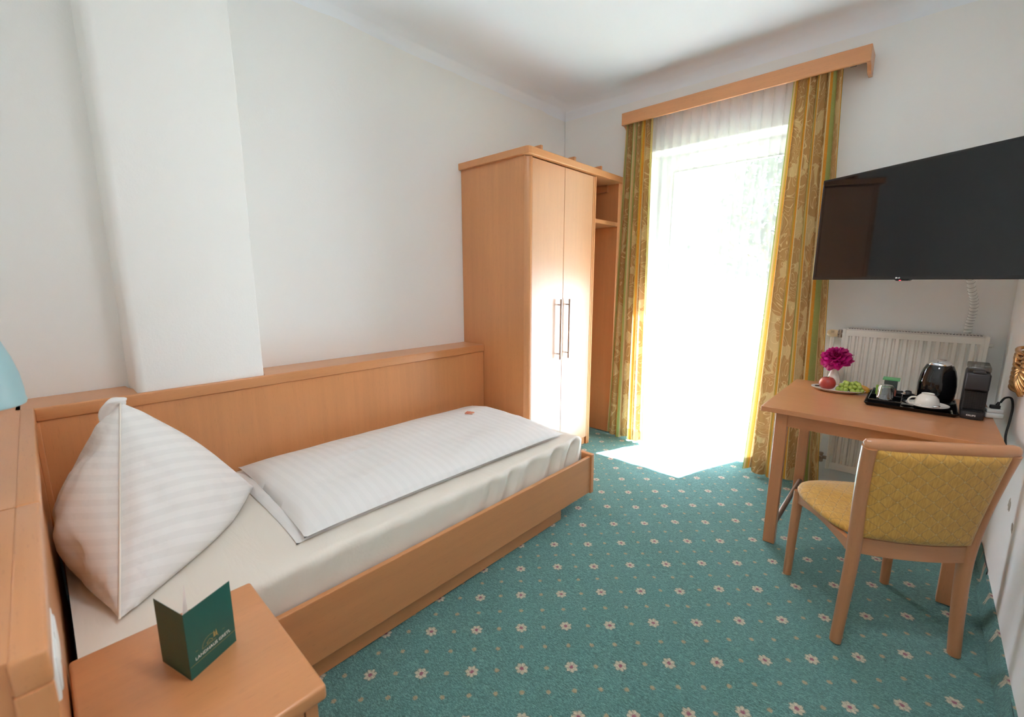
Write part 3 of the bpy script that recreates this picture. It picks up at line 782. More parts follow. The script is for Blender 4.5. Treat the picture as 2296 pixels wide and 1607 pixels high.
lp = thing('wall_lamp', (-1.56, -.25, 1.25), 'pale blue glass lamp shade above the head ledge', 'lamp')
bm = bmesh.new()
pf = [(.094, 1.095), (.096, 1.102), (.0935, 1.112), (.0935, 1.13), (.090, 1.165), (.082, 1.205), (.070, 1.245), (.055, 1.285), (.040, 1.315), (.032, 1.345), (.031, 1.36)]
lathe(bm, pf + [(r - .004, z) for r, z in pf[::-1]] + [pf[0]], 40, -1.56, -.13); mesh('lamp_shade', bm, M['lampshade'], lp, smooth=True)
bm = bmesh.new(); lathe(bm, [(0, 1.39), (.02, 1.39), (.032, 1.375), (.032, 1.35), (.012, 1.345), (0, 1.345)], 24, -1.56, -.13); tube(bm, spline([(-1.56, -.13, 1.385), (-1.56, -.16, 1.40), (-1.56, -.2, 1.36), (-1.56, -.245, 1.26)], 6), .007)
mesh('lamp_arm', bm, M['steel'], lp, smooth=True)
bm = bmesh.new(); lathe(bm, [(0, 0), (.045, 0), (.045, .012), (.03, .02), (0, .02)], 28)
bmesh.ops.transform(bm, matrix=Matrix.Translation((-1.56, YF + .001, 1.25)) @ Matrix.Rotation(-pi / 2, 4, 'X'), verts=bm.verts)
mesh('wall_plate', bm, M['steel'], lp, smooth=True)

# ------------------------------------------------------------------ wardrobe with open niche
WX, WY0, WY1, WT = -1.988, 2.302, 3.131, 2.18
wd = thing('wardrobe', (-2.3, 2.9, 0), 'tall beech two-door wardrobe with an open shelf niche at its window end', 'wardrobe')
bm = bmesh.new()
ye = 3.585
poly = [(XL + .004, WY0 - .025), (WX + .005, WY0 - .025), (WX + .022, WY0 - .018), (WX + .028, WY0 + .002), (WX + .022, ye), (XL + .004, ye)]
prism(bm, poly, WT + .008, WT + .055, bev=.004); mesh('top_board', bm, M['wood_y'], wd)
bm = bmesh.new(); bx(bm, XL + .004, WX - .028, WY0, WY0 + .02, 0, WT + .008, .001); mesh('side_panel', bm, M['wood_z'], wd)
bm = bmesh.new()
R = .042
cxp, cyp = WX - R, WY0 + R
poly = [(cxp, cyp + .0), (cxp + .004, cyp - R), ] + [(cxp + R * sin(a), cyp - R * cos(a)) for a in [pi / 2 * k / 8 for k in range(1, 9)]] + [(WX, cyp + .004), (cxp, cyp + .004)]
poly = [(cxp + .014, cyp - R + .0012)] + [(cxp + R * sin(a), cyp - R * cos(a)) for a in [radians(20) + (pi / 2 - radians(20)) * k / 8 for k in range(1, 9)]] + [(WX, cyp + .004), (cxp + .014, cyp + .004)]
prism(bm, poly, .06, WT + .004); mesh('corner_post', bm, M['wood_z'], wd, smooth=True, angle=35)
seam = 2.712
for nm, a, b, hy in (('door', cyp + .007, seam - .002, seam - .060), ('door', seam + .002, 3.083, seam + .046)):
    bm = bmesh.new(); bx(bm, WX - .02, WX - .001, a, b, .07, WT - .002, .0015); d_ = mesh(nm, bm, M['wood_door'], wd)
    bm = bmesh.new(); bx(bm, -1.963, -1.949, hy - .0065, hy + .0065, .797, 1.247, .0015)
    for z in (.838, 1.206): tube(bm, [(WX - .002, hy, z), (-1.955, hy, z)], .0042, 10)
    mesh('handle', bm, M['steel'], d_, smooth=True)
bm = bmesh.new(); bx(bm, XL + .004, WX - .004, 3.095, 3.109, 0, WT); bx(bm, XL + .004, WX, 3.109, 3.131, 0, WT + .004, .004); bx(bm, WX - .02, WX - .001, 3.087, 3.107, .07, WT, .003)
mesh('partition', bm, M['wood_z'], wd)
bm = bmesh.new(); bx(bm, XL + .004, WX - .02, 2.33, 3.09, .0, .07); mesh('plinth', bm, M['wood_y'], wd)
bm = bmesh.new(); bx(bm, XL + .004, WX - .012, 3.492, 3.590, 0, WT + .008, .001); mesh('end_panel', bm, M['wood_z'], wd)
bm = bmesh.new(); bx(bm, XL + .004, XL + .02, 3.131, 3.492, .0, WT + .008); mesh('back_panel', bm, M['wood_z'], wd)
bm = bmesh.new(); bx(bm, XL + .02, WX - .004, 3.132, 3.491, 1.838, 1.870, .004); mesh('shelf', bm, M['wood_y'], wd)
bm = bmesh.new(); bx(bm, XL + .02, -2.1, 3.468, 3.491, WT - .05, WT + .007); mesh('rail', bm, M['wood_x'], wd)
for y in (2.482, 2.875, 3.242):
    bm = bmesh.new(); prism(bm, [(-2.6, WT + .055), (-2.02, WT + .055), (-2.02, WT + .106), (-2.06, WT + .106), (-2.6, WT + .09)], y - .011, y + .011, 'xz')
    mesh('batten', bm, M['wood_x'], wd)

# ------------------------------------------------------------------ pelmet, curtains and voile
pe = thing('curtain_pelmet', (-1.17, 3.5, 2.65), 'long beech curtain pelmet above the balcony door', 'pelmet')
bm = bmesh.new(); bx(bm, -1.958, -.381, 3.42, 3.438, 2.615, 2.706, .003); mesh('front_board', bm, M['wood_x'], pe)
bm = bmesh.new(); bx(bm, -1.940, -.399, 3.438, 3.598, 2.690, 2.702); mesh('top_board', bm, M['wood_x'], pe)
for x0, x1 in ((-1.958, -1.938), (-.401, -.381)):
    bm = bmesh.new(); poly = [(3.4385, 2.706), (3.598, 2.706), (3.598, 2.585), (3.53, 2.580), (3.50, 2.590), (3.475, 2.612), (3.455, 2.616), (3.4385, 2.616)]
    prism(bm, poly, x0, x1, 'yz', .002); mesh('end_board', bm, M['wood_z'], pe)
bm = bmesh.new(); bx(bm, -1.935, -.47, 3.46, 3.474, 2.668, 2.688); bx(bm, -1.935, -.47, 3.535, 3.549, 2.668, 2.688); mesh('track', bm, M['white_plastic'], pe)
bm = bmesh.new(); bx(bm, -.487, -.455, 3.49, 3.52, 2.640, 2.672, .002); mesh('track_stop', bm, M['dark_grey'], pe)

def drape(name, tl, tr, bl, br, zt, zb, yt, yb, folds, ampt, ampb, cloth, mat, label, cat, seed, nu=260, nv=70, u0=0, lean=.5, group=None, hemv=0):
    bm = bmesh.new(); rnd = random.Random(seed)
    ph = [rnd.uniform(0, 6.28) for _ in range(6)]
    def fn(u, v):  # v=0 bottom
        k = 1 - v; z = zb + (zt - zb) * v
        xl = bl + (tl - bl) * v ** .8; xr = br + (tr - br) * v ** .8
        s = u + .035 * sin(2 * pi * u * 2 + ph[0]) + .02 * sin(2 * pi * u * 3 + ph[1] + v)
        s0 = .035 * sin(ph[0]) + .02 * sin(ph[1] + v); s1 = 1 + .035 * sin(4 * pi + ph[0]) + .02 * sin(6 * pi + ph[1] + v)
        s = (s - s0) / (s1 - s0)
        A = ampt + (ampb - ampt) * k ** .7
        phase = 2 * pi * folds * s + ph[2] + .8 * sin(2.2 * v + ph[3]) * .5 + .35 * noise.noise(Vector((u * 5, v * 2, seed)))
        mod = 1 + .35 * noise.noise(Vector((u * 6, v * 1.5, seed + 9)))
        x = xl + (xr - xl) * s + lean * A * cos(phase) * mod * min(1, u * 8, (1 - u) * 8)
        fine = .15 * A * sin(phase * 3 + ph[4]) * v ** 2
        y = yb + (yt - yb) * v + A * sin(phase) * mod + fine
        zz = z + (hemv * sin(2 * pi * folds * .37 * s + 1) if v == 0 else 0)
        return (x, y, zz)
    grid(bm, nu, nv, fn, uv=lambda u, v: (u0 + u * cloth, (zb + (zt - zb) * v)))
    return single(name, bm, mat, ((tl + tr) / 2, yt, zt), label, cat, group, smooth=True, angle=180)
drape('curtain', -1.935, -1.705, -1.99, -1.635, 2.668, .012, 3.472, 3.445, 6.0, .020, .030, .98, M['curtain'], 'gold and green striped curtain hanging beside the wardrobe', 'curtain', 11, u0=.20, group='striped curtains', hemv=.012)
drape('curtain', -.765, -.512, -.835, -.365, 2.668, .012, 3.472, 3.430, 5.0, .020, .034, 1.15, M['curtain'], 'gold and green striped curtain hanging beside the television', 'curtain', 5, u0=.23, group='striped curtains', hemv=.012)
drape('voile_curtain', -1.86, -.56, -1.88, -.60, 2.668, .02, 3.542, 3.535, 19, .013, .016, 3.0, M['sheer'], 'white see-through voile hanging across the glass door', 'curtain', 8, nu=420, nv=40, lean=.7)

# ------------------------------------------------------------------ radiator
rx0, rx1, rz0, rz1, ry0, ry1 = -.356, .289, .13, 1.082, 3.492, 3.575
rd = thing('radiator', (0, 3.54, rz0), 'white ribbed panel radiator on the wall under the television', 'radiator')
bm = bmesh.new()
NR = 17; bw = (rx1 - rx0 - .05) / NR
bx(bm, rx0 + .018, rx1 - .018, ry0 + .012, ry0 + .016, rz0 + .02, rz1 - .01)
bx(bm, rx0 + .018, rx1 - .018, ry0, ry0 + .01, rz1 - .045, rz1 - .006, .003); bx(bm, rx0 + .018, rx1 - .018, ry0, ry0 + .01, rz0 + .01, rz0 + .06, .003)
for k in range(NR + 1):
    x = rx0 + .025 + k * bw
    prism(bm, [(x - .0145, ry0 + .0125), (x - .0075, ry0 + .0005), (x + .0075, ry0 + .0005), (x + .0145, ry0 + .0125)], rz0 + .03, rz1 - .03)
mesh('front_panel', bm, M['white_paint'], rd)
for a in ((rx0, rx0 + .018), (rx1 - .018, rx1)):
    bm = bmesh.new(); bx(bm, a[0], a[1], ry0 + .002, ry1, rz0 + .005, rz1, .003); mesh('side_cover', bm, M['white_paint'], rd)
bm = bmesh.new(); bx(bm, rx0 + .019, rx1 - .019, ry0 + .004, ry0 + .012, rz1 - .004, rz1 + .004); bx(bm, rx0 + .019, rx1 - .019, ry1 - .008, ry1, rz1 - .004, rz1 + .004)
for k in range(48):
    x = rx0 + .03 + k * (rx1 - rx0 - .06) / 47; bx(bm, x - .003, x + .003, ry0 + .012, ry1 - .008, rz1 - .002, rz1 + .0035)
gri = mesh('grille', bm, M['white_paint'], rd)
bm = bmesh.new()
for k in range(44):
    x = rx0 + .034 + k * (rx1 - rx0 - .068) / 43; bx(bm, x - .0045, x + .0045, ry0 + .0025, ry0 + .004, rz1 + .0012, rz1 + .0042)
mesh('slot_shade', bm, M['dark_grey'], gri)  # dark blocks stand in for the shade inside the grille openings
bm = bmesh.new(); bx(bm, rx0 + .019, rx1 - .019, ry0 + .03, ry1 - .004, rz0 + .01, rz1 - .02); mesh('rear_panel', bm, M['dark_grey'], rd)
bm = bmesh.new()
lathe(bm, [(0, 0), (.017, 0), (.022, .006), (.023, .035), (.020, .05), (.014, .056), (0, .056)], 20, flute=.04, nfl=10)
bmesh.ops.transform(bm, matrix=Matrix.Translation((-.383, 3.53, 1.045)) @ Matrix.Rotation(-pi / 2, 4, 'Y'), verts=bm.verts)
vl = mesh('thermostat_head', bm, M['cream_plastic'], rd, smooth=True)
bm = bmesh.new()
for k in range(3): bx(bm, -.418, -.400, 3.5065, 3.508, 1.050 + k * .006, 1.0515 + k * .006)
mesh('marking', bm, M['black'], vl)
bm = bmesh.new(); tube(bm, [(-.384, 3.53, 1.045), (-.352, 3.53, 1.045)], .011, 6); lathe(bm, [(0, 1.02), (.011, 1.02), (.011, 1.07), (0, 1.07)], 6, -.37, 3.53); mesh('valve', bm, M['brass_pipe'], rd)
bm = bmesh.new(); tube(bm, spline([(-.41, 3.545, 1.03), (-.412, 3.55, .9), (-.412, 3.555, .5), (-.412, 3.555, .02)], 6), .011, 12); mesh('pipe', bm, M['white_paint'], rd, smooth=True)
bm = bmesh.new(); tube(bm, [(-.395, 3.53, .20), (-.352, 3.53, .20)], .012, 6); lathe(bm, [(0, .165), (.010, .165), (.015, .17), (.015, .19), (.011, .195), (.011, .215), (.014, .22), (.014, .23), (0, .23)], 12, -.392, 3.53); tube(bm, [(-.392, 3.50, .20), (-.392, 3.56, .20)], .011, 10)
mesh('return_valve', bm, M['brass_pipe'], rd, smooth=True)
bm = bmesh.new(); tube(bm, [(.288, 3.53, 1.03), (.304, 3.53, 1.03)], .011, 12); tube(bm, [(.304, 3.53, 1.03), (.312, 3.53, 1.03)], .006, 8); mesh('bleed_plug', bm, M['white_paint'], rd, smooth=True)

# ------------------------------------------------------------------ television
tvang = atan2(-.514, .858)
tv = thing('television', (-.513, 3.25, 1.387), 'large flat black television angled on the wall above the radiator', 'television', rz=tvang)
TW, TH = .985, .572
bm = bmesh.new(); bx(bm, 0, TW, 0, .035, 0, TH, .003, 2); mesh('casing', bm, M['tv_black'], tv, world=False)
bm = bmesh.new(); bx(bm, .012, TW - .012, -.0012, .001, .016, TH - .012); mesh('screen', bm, simple('television_screen', (.004, .0045, .006), .045, .1, **{'Specular_IOR_Level': .45}), tv, world=False)
bm = bmesh.new(); prism(bm, [(.455, .0005), (.465, -.006), (.515, -.006), (.525, .0005)], -.001, .02, 'xz'); mesh('sensor', bm, M['black_gloss'], tv, world=False)
bm = bmesh.new(); bx(bm, .479, .487, -.003, -.0005, -.005, -.002); mesh('power_light', bm, M['red_led'], tv, world=False)
bm = bmesh.new()
c_ = [bm.verts.new((.464 + .0042 * cos(a), -.0016, .0086 + .0042 * sin(a))) for a in [2 * pi * k / 20 for k in range(20)]]; bm.faces.new(c_)
mesh('logo_disc', bm, M['grey_print'], tv, world=False)
textmesh('lettering', 'LG', .0085, M['grey_print'], tv, (.4705, -.0016, .0058), (radians(90), 0, 0), .0002, bold=.0002)
bm = bmesh.new(); bx(bm, .30, .62, .035, .06, .15, .45, .005); mesh('mount_plate', bm, M['black'], tv, world=False)
# wall arm runs back to the wall
Rz = Matrix.Rotation(-tvang, 3, 'Z')
def tvl(p): return Rz @ (Vector(p) - Vector((-.513, 3.25, 1.387)))
ctr_ = Vector((.46, .05, .30)); wallp = tvl((-.02, 3.595, 1.70))
bm = bmesh.new(); tube(bm, [ctr_, wallp], .018, 8); mesh('mount_arm', bm, M['black'], tv, world=False)

# cable sleeve under the television
bm = bmesh.new()
cp = spline([(.168, 3.40, 1.40), (.185, 3.45, 1.33), (.205, 3.52, 1.27), (.210, 3.565, 1.20), (.205, 3.58, 1.14), (.203, 3.585, 1.08)], 14)
pts = []; rs = []
for k, p in enumerate(cp):
    pts.append(p); rs.append(.0165 if k % 4 else .0135)
tube(bm, pts, rs, 14)
cb = single('cable_sleeve', bm, M['white_plastic'], (.2, 3.55, 1.1), 'white ribbed cable sleeve hanging below the television', 'cable', smooth=True, angle=30)
bm = bmesh.new()
for k in range(2, len(cp) - 2, 4):
    d_ = (cp[k + 1] - cp[k - 1]).normalized() * .0006
    tube(bm, [cp[k] - d_, cp[k] + d_], .0171, 18)
rg = mesh('rib_joint', bm, M['dark_grey']); rg.parent = cb; rg.location = -Vector(cb.location)
# ------------------------------------------------------------------ table
TBL = dict(x0=-.549, x1=.303, y0=2.478, y1=3.335)
tb = thing('writing_table', (-.12, 2.9, 0), 'beech writing table standing in front of the radiator', 'table')
bm = bmesh.new(); bx(bm, TBL['x0'], TBL['x1'], TBL['y0'], TBL['y1'], .724, .75, .002); mesh('table_top', bm, M['tablewood_x'], tb)
LX = (-.488, .192); LY = (2.520, 3.235)
for x in LX:
    for y in LY:
        bm = bmesh.new(); bx(bm, x, x + .054, y, y + .044, .0, .724, .003); mesh('leg', bm, M['tablewood_z'], tb)
bm = bmesh.new(); bx(bm, -.434, .192, 2.527, 2.547, .652, .7235); mesh('apron', bm, M['tablewood_x'], tb)
bm = bmesh.new(); bx(bm, -.434, .192, 3.243, 3.263, .652, .7235); mesh('apron', bm, M['tablewood_x'], tb)
for x in (-.48, .215):
    bm = bmesh.new(); bx(bm, x, x + .02, 2.564, 3.235, .652, .7235); mesh('apron', bm, M['tablewood_y'], tb)
bm = bmesh.new(); tube(bm, [(-.452, 2.55, .095), (-.452, 3.25, .108)], .013, 14); mesh('foot_rail', bm, simple('worn_brown_metal', (.20, .13, .10), .4, .1, Metallic=.5), tb, smooth=True)

# ------------------------------------------------------------------ chair
ch = thing('desk_chair', (-.0445, 2.247, 0), 'beech chair with mustard patterned seat and back at the writing table', 'chair', rz=radians(33.5))
def oval_(seg, a, b): return [(a * cos(2 * pi * k / seg), b * sin(2 * pi * k / seg)) for k in range(seg)]
for s in (-1, 1):
    bm = bmesh.new(); tube(bm, spline([(s * .208, .200, 0), (s * .205, .197, .2), (s * .200, .193, .425)], 6), [.017 + .004 * k / 12 for k in range(13)], 20); mesh('front_leg', bm, M['chairwood_z'], ch, smooth=True, world=False)
    bm = bmesh.new()
    P_ = spline([(s * .202, -.208, 0), (s * .193, -.205, .14), (s * .184, -.205, .32), (s * .184, -.208, .44), (s * .193, -.220, .58), (s * .205, -.242, .72), (s * .2125, -.262, .815)], 7)
    tube(bm, P_, [.0185 + .0035 * min(1, k / 20) for k in range(len(P_))], 20, prof=oval(20, 1.0, 1.15)); mesh('rear_leg', bm, M['chairwood_z'], ch, smooth=True, world=False)
bm = bmesh.new()
tp = spline([(-.212, -.262, .822), (-.12, -.281, .826), (0, -.288, .828), (.12, -.281, .826), (.212, -.262, .822)], 8)
tp = [Vector((-.230, -.258, .820)), Vector((-.224, -.260, .8215))] + tp + [Vector((.224, -.260, .8215)), Vector((.230, -.258, .820))]
rr = [.010, .018] + [.021] * (len(tp) - 4) + [.018, .010]
tube(bm, tp, rr, 20, prof=oval(20, .9, 1.12)); mesh('top_rail', bm, M['chairwood_x'], ch, smooth=True, world=False)
def backy(x, z):
    t = (z - .44) / .38
    return -.212 - .018 * t - .045 * max(0, t) ** 1.4 - .026 * (1 - (x / .2) ** 2)
bm = bmesh.new()
def railpt(u, v, off): x = -.183 + .366 * u; z = .385 + .062 * v; return (x, -.205 - .024 * (1 - (x / .19) ** 2) + off, z)
a = grid(bm, 16, 2, lambda u, v: railpt(u, v, -.012)); b = grid(bm, 16, 2, lambda u, v: railpt(u, v, .012))
for i in range(16):
    bm.faces.new((a[i][0], a[i + 1][0], b[i + 1][0], b[i][0])); bm.faces.new((a[i][2], b[i][2], b[i + 1][2], a[i + 1][2]))
for j in range(2):
    bm.faces.new((a[0][j], b[0][j], b[0][j + 1], a[0][j + 1])); bm.faces.new((a[16][j], a[16][j + 1], b[16][j + 1], b[16][j]))
mesh('rear_rail', bm, M['chairwood_x'], ch, smooth=True, world=False, angle=50)
bm = bmesh.new()
def bk(u, v, side):
    z = .452 + .362 * v; hw = .176 + .026 * v
    e = min(1, 14 * min(u, 1 - u), 14 * min(v, 1 - v)) ** .5 if 0 < u < 1 and 0 < v < 1 else 0
    x = -hw + 2 * hw * u; return (x, backy(x, z) + side * (.004 + .016 * e), z)
for s in (-1, 1): grid(bm, 40, 40, lambda u, v: bk(u, v, s), uv=lambda u, v: (u * .38 + (.5 if s > 0 else 0), v * .36))
mesh('back_cushion', bm, M['upholstery'], ch, smooth=True, world=False, angle=60)
bm = bmesh.new()
def outline(a):
    # superellipse seat outline, wider at the front
    c, s_ = cos(a), sin(a); n_ = 3.4
    r = (abs(c) ** n_ + abs(s_) ** n_) ** (-1 / n_)
    y = .024 + .226 * r * s_; x = (.200 + .040 * (y + .2) / .42) * r * c
    y += .012 * (1 - (x / .24) ** 2) * (1 if s_ > 0 else 0)
    return x, y
NA = 72; rings = []
lay = bm.loops.layers.uv.verify()
prof_ = [(0, .470), (.25, .4695), (.5, .468), (.7, .465), (.85, .460), (.94, .452), (.985, .443), (1.0, .434), (.985, .424), (.94, .419), (.6, .418), (0, .418)]
for q, z in prof_:
    if q == 0: rings.append([bm.verts.new((0, .02, z))]); continue
    ring = []
    for k in range(NA):
        x, y = outline(2 * pi * k / NA); zz = z + .014 * max(0, (y + .02) / .26) ** 1.6 * (1 if z > .43 else .6) - .010 * (1 - (x / .22) ** 2) * (1 if z > .45 else 0)
        if y > 0: zz += .0
        ring.append(bm.verts.new((x * q, .02 + (y - .02) * q, zz)))
    rings.append(ring)
for A, B in zip(rings, rings[1:]):
    for k in range(NA):
        k2 = (k + 1) % NA
        if len(A) == 1: bm.faces.new((A[0], B[k], B[k2]))
        elif len(B) == 1: bm.faces.new((A[k], A[k2], B[0]))
        else: bm.faces.new((A[k], A[k2], B[k2], B[k]))
for f in bm.faces:
    for l in f.loops: l[lay].uv = (l.vert.co.x, l.vert.co.y)
mesh('seat', bm, M['upholstery'], ch, smooth=True, world=False, angle=180)
for s in (-1, 1):
    bm = bmesh.new(); n_ = 14; rows = []
    for k in range(n_ + 1):
        t = k / n_; y = -.19 + .375 * t; x = s * (.184 + .016 * t); zl = .372 + .022 * sin(pi * t); 
        rows.append([bm.verts.new((x + dx, y, z)) for dx, z in ((-.010, zl), (.010, zl), (.010, .4175), (-.010, .4175))])
    for A, B in zip(rows, rows[1:]):
        for q in range(4): bm.faces.new((A[q], A[(q + 1) % 4], B[(q + 1) % 4], B[q]))
    bm.faces.new(rows[0]); bm.faces.new(rows[-1][::-1])
    mesh('side_rail', bm, M['chairwood_y'], ch, world=False)
bm = bmesh.new(); bx(bm, -.19, .19, .185, .205, .375, .4175); mesh('front_rail', bm, M['chairwood_x'], ch, world=False)

# ------------------------------------------------------------------ things on the table
TZ = .7505
# oval plate
PC_ = Vector((-.305, 3.105, TZ)); 
bm = bmesh.new(); lathe(bm, [(0, .004), (.5, .004), (.62, .006), (.80, .013), (.95, .020), (1.0, .0215), (1.0, .0185), (.8, .008), (.62, 0), (0, 0)], 56, sx=.128, sy=.082)
for v in bm.verts: v.co.z = v.co.z
bmesh.ops.transform(bm, matrix=Matrix.Translation(PC_) @ Matrix.Rotation(radians(4), 4, 'Z'), verts=bm.verts)
pl_ = single('plate', bm, M['porcelain'], PC_, 'white oval plate with fruit at the left of the table', 'plate', smooth=True)
# apple
m, nt, out = newmat('red_apple_skin'); v = coords(nt); sp = nd(nt, 'ShaderNodeSeparateXYZ'); lk(nt, v, sp.inputs[0]); n = noisen(nt, coords(nt, 'Object', (60, 60, 14)), 1, 4, .6)
f = mth(nt, 'ADD', mth(nt, 'MULTIPLY', sp.outputs[0], -9), n.outputs[0])
princ(nt, out, ramp(nt, f, [(.3, (.36, .030, .025)), (.7, (.42, .055, .04)), (1.0, (.55, .20, .09))]), .35); appm = m
ap = thing('apple', (-.355, 3.09, TZ + .006), 'red apple on the white oval plate', 'apple')
bm = bmesh.new(); AR = .041
lathe(bm, [(0, .008)] + [(AR * (sin(t) ** .85) * (1 + .07 * cos(t)), AR * .93 * (1 - cos(t)) + .002 - (.010 * math.exp(-((pi - t) / .35) ** 2)) + .006 * math.exp(-(t / .3) ** 2)) for t in [pi * k / 20 for k in range(1, 20)]] + [(0, AR * 1.86 - .012)], 32)
mesh('apple_body', bm, appm, ap, smooth=True, world=False, angle=180)
bm = bmesh.new(); tube(bm, [(0, 0, .062), (.002, 0, .075), (.005, .002, .082)], .0015, 8); mesh('stalk', bm, M['stem'], ap, smooth=True, world=False)
# grapes
grm, nt, out = newmat('green_grape_skin'); n = noisen(nt, coords(nt), 60, 2)
pg = princ(nt, out, ramp(nt, n.outputs[0], [(.3, (.30, .40, .06)), (.7, (.46, .52, .12))]), .25); pg.inputs['Subsurface Weight'].default_value = .3; pg.inputs['Subsurface Radius'].default_value = (.006, .006, .002)
gb = thing('grape_bunch', (-.245, 3.10, TZ + .008), 'bunch of green grapes beside the apple on the plate', 'grapes')
gp = None; rnd = random.Random(4); pos = []
for layer, (n_, rx, ry, z) in enumerate(((16, .064, .038, .013), (13, .054, .028, .031), (8, .042, .018, .047))):
    for k in range(n_):
        for _ in range(60):
            a = rnd.uniform(0, 2 * pi); q = sqrt(rnd.random()); p = Vector((q * rx * cos(a), q * ry * sin(a), z + rnd.uniform(-.002, .003)))
            if all((p - o_).length > .0192 for o_ in pos): pos.append(p); break
for k, p in enumerate(pos):
    if gp is None:
        bm = bmesh.new(); bmesh.ops.create_uvsphere(bm, u_segments=16, v_segments=10, radius=.0125)
        for v in bm.verts: v.co.x *= 1.15
        gp = mesh('grape', bm, grm, gb, smooth=True, world=False, angle=180); g_ = gp
    else:
        g_ = gp.copy(); COL.objects.link(g_); g_.parent = gb
    g_.location = p; g_.rotation_euler = (rnd.uniform(0, 3), rnd.uniform(0, 3), rnd.uniform(0, 3))
bm = bmesh.new(); tube(bm, spline([(-.05, 0, .03), (-.01, .004, .036), (.03, 0, .03), (.055, -.002, .02)], 5), .0018, 6); mesh('stalk', bm, M['stem'], gb, smooth=True, world=False)
# wedge of yellow fruit and brown piece
bm = bmesh.new(); bmesh.ops.create_uvsphere(bm, u_segments=20, v_segments=12, radius=.02)
for v in bm.verts: v.co.x *= 1.5; v.co.y *= .8
bmesh.ops.rotate(bm, cent=(0, 0, 0), matrix=Matrix.Rotation(.5, 3, 'Y'), verts=bm.verts)
bmesh.ops.translate(bm, vec=(-.188, 3.125, TZ + .028), verts=bm.verts)
single('kumquat', bm, simple('orange_yellow_peel', (.62, .28, .03), .4, .3, 30), (-.188, 3.125, TZ + .01), 'orange yellow fruit at the right end of the grapes', 'fruit', smooth=True, angle=180)
st = thing('star_anise', (-.402, 3.105, TZ + .017), 'small dark brown star shaped spice left of the apple', 'spice')
bm = bmesh.new()
for k in range(8):
    a = 2 * pi * k / 8; prism(bm, [(.002 * cos(a), .002 * sin(a)), (.009 * cos(a - .35), .009 * sin(a - .35)), (.014 * cos(a), .014 * sin(a)), (.009 * cos(a + .35), .009 * sin(a + .35))], 0, .005)
mesh('pod', bm, simple('brown_spice', (.06, .025, .015), .5, .3), st, world=False)
# vase and flower
VS = Vector((-.348, 3.262, TZ))
bm = bmesh.new(); pf = [(0, 0), (.026, 0), (.031, .006), (.034, .022), (.032, .045), (.026, .070), (.0195, .092), (.017, .108), (.0185, .124), (.021, .130)]
lathe(bm, pf + [(max(0, r - .0025), z) for r, z in pf[::-1] if z > .004] + [(0, .005)], 32, VS.x, VS.y)
for v in bm.verts: v.co.z += TZ
single('vase', bm, M['porcelain'], VS, 'slim white porcelain vase behind the fruit plate', 'vase', smooth=True, angle=60)
petm, nt, out = newmat('magenta_petal'); n = noisen(nt, coords(nt), 30, 2)
pc = ramp(nt, n.outputs[0], [(.35, (.40, .002, .11)), (.7, (.62, .010, .24))])
pp = princ(nt, None, pc, .55); tl = nd(nt, 'ShaderNodeBsdfTranslucent'); lk(nt, pc, tl.inputs[0]); mx = nd(nt, 'ShaderNodeMixShader'); mx.inputs[0].default_value = .25
lk(nt, pp.outputs[0], mx.inputs[1]); lk(nt, tl.outputs[0], mx.inputs[2]); lk(nt, mx.outputs[0], out.inputs[0])
fw = thing('peony_flower', (-.345, 3.262, TZ + .12), 'large magenta bloom standing in the white vase', 'flower')
bm = bmesh.new(); tube(bm, spline([(0, 0, -.09), (.001, .001, 0), (0, 0, .03)], 5), .0025, 8); mesh('stalk', bm, M['stem'], fw, smooth=True, world=False)
bm = bmesh.new(); rnd = random.Random(9)
def petal(bm, az, tilt, L, Wd, cup, base, ruff, seed):
    Rm = Matrix.Rotation(az, 3, 'Z') @ Matrix.Rotation(tilt, 3, 'Y')
    def fn(u, v):
        w = Wd * sin(pi * min(1, v * .62 + .12)) ** .7 * (1 - .12 * v ** 4)
        a = (u - .5) * 2
        x = a * w; z = L * v; y = -cup * (1 - a * a) * sin(pi * v * .8) + ruff * sin(a * 9 + seed) * v ** 3 + .002 * sin(seed * 3 + v * 7)
        z += ruff * .8 * sin(a * 7 + seed * 2) * v ** 3
        return Vector(base) + Rm @ Vector((y + cup * .5, x, z))
    grid(bm, 8, 7, fn)
for ringk, (n_, tilt, L, Wd, cup) in enumerate(((8, 1.70, .080, .040, .018), (9, 1.38, .082, .038, .020), (10, 1.08, .080, .036, .020), (11, .82, .076, .032, .018), (11, .56, .070, .027, .016), (10, .33, .064, .021, .012), (8, .14, .058, .016, .010))):
    for k in range(n_):
        petal(bm, 2 * pi * (k + .5 * (ringk % 2)) / n_ + rnd.uniform(-.15, .15), tilt + rnd.uniform(-.12, .12), L * rnd.uniform(.9, 1.08), Wd, cup, (0, 0, .018 + ringk * .0035), .0045, rnd.uniform(0, 6))
Rf = Matrix.Rotation(radians(22), 3, 'X') @ Matrix.Rotation(radians(-8), 3, 'Y')
for v in bm.verts: v.co = Rf @ (v.co - Vector((0, 0, .03))) + Vector((0, -.004, .045))
mesh('petals', bm, petm, fw, smooth=True, world=False, angle=180)

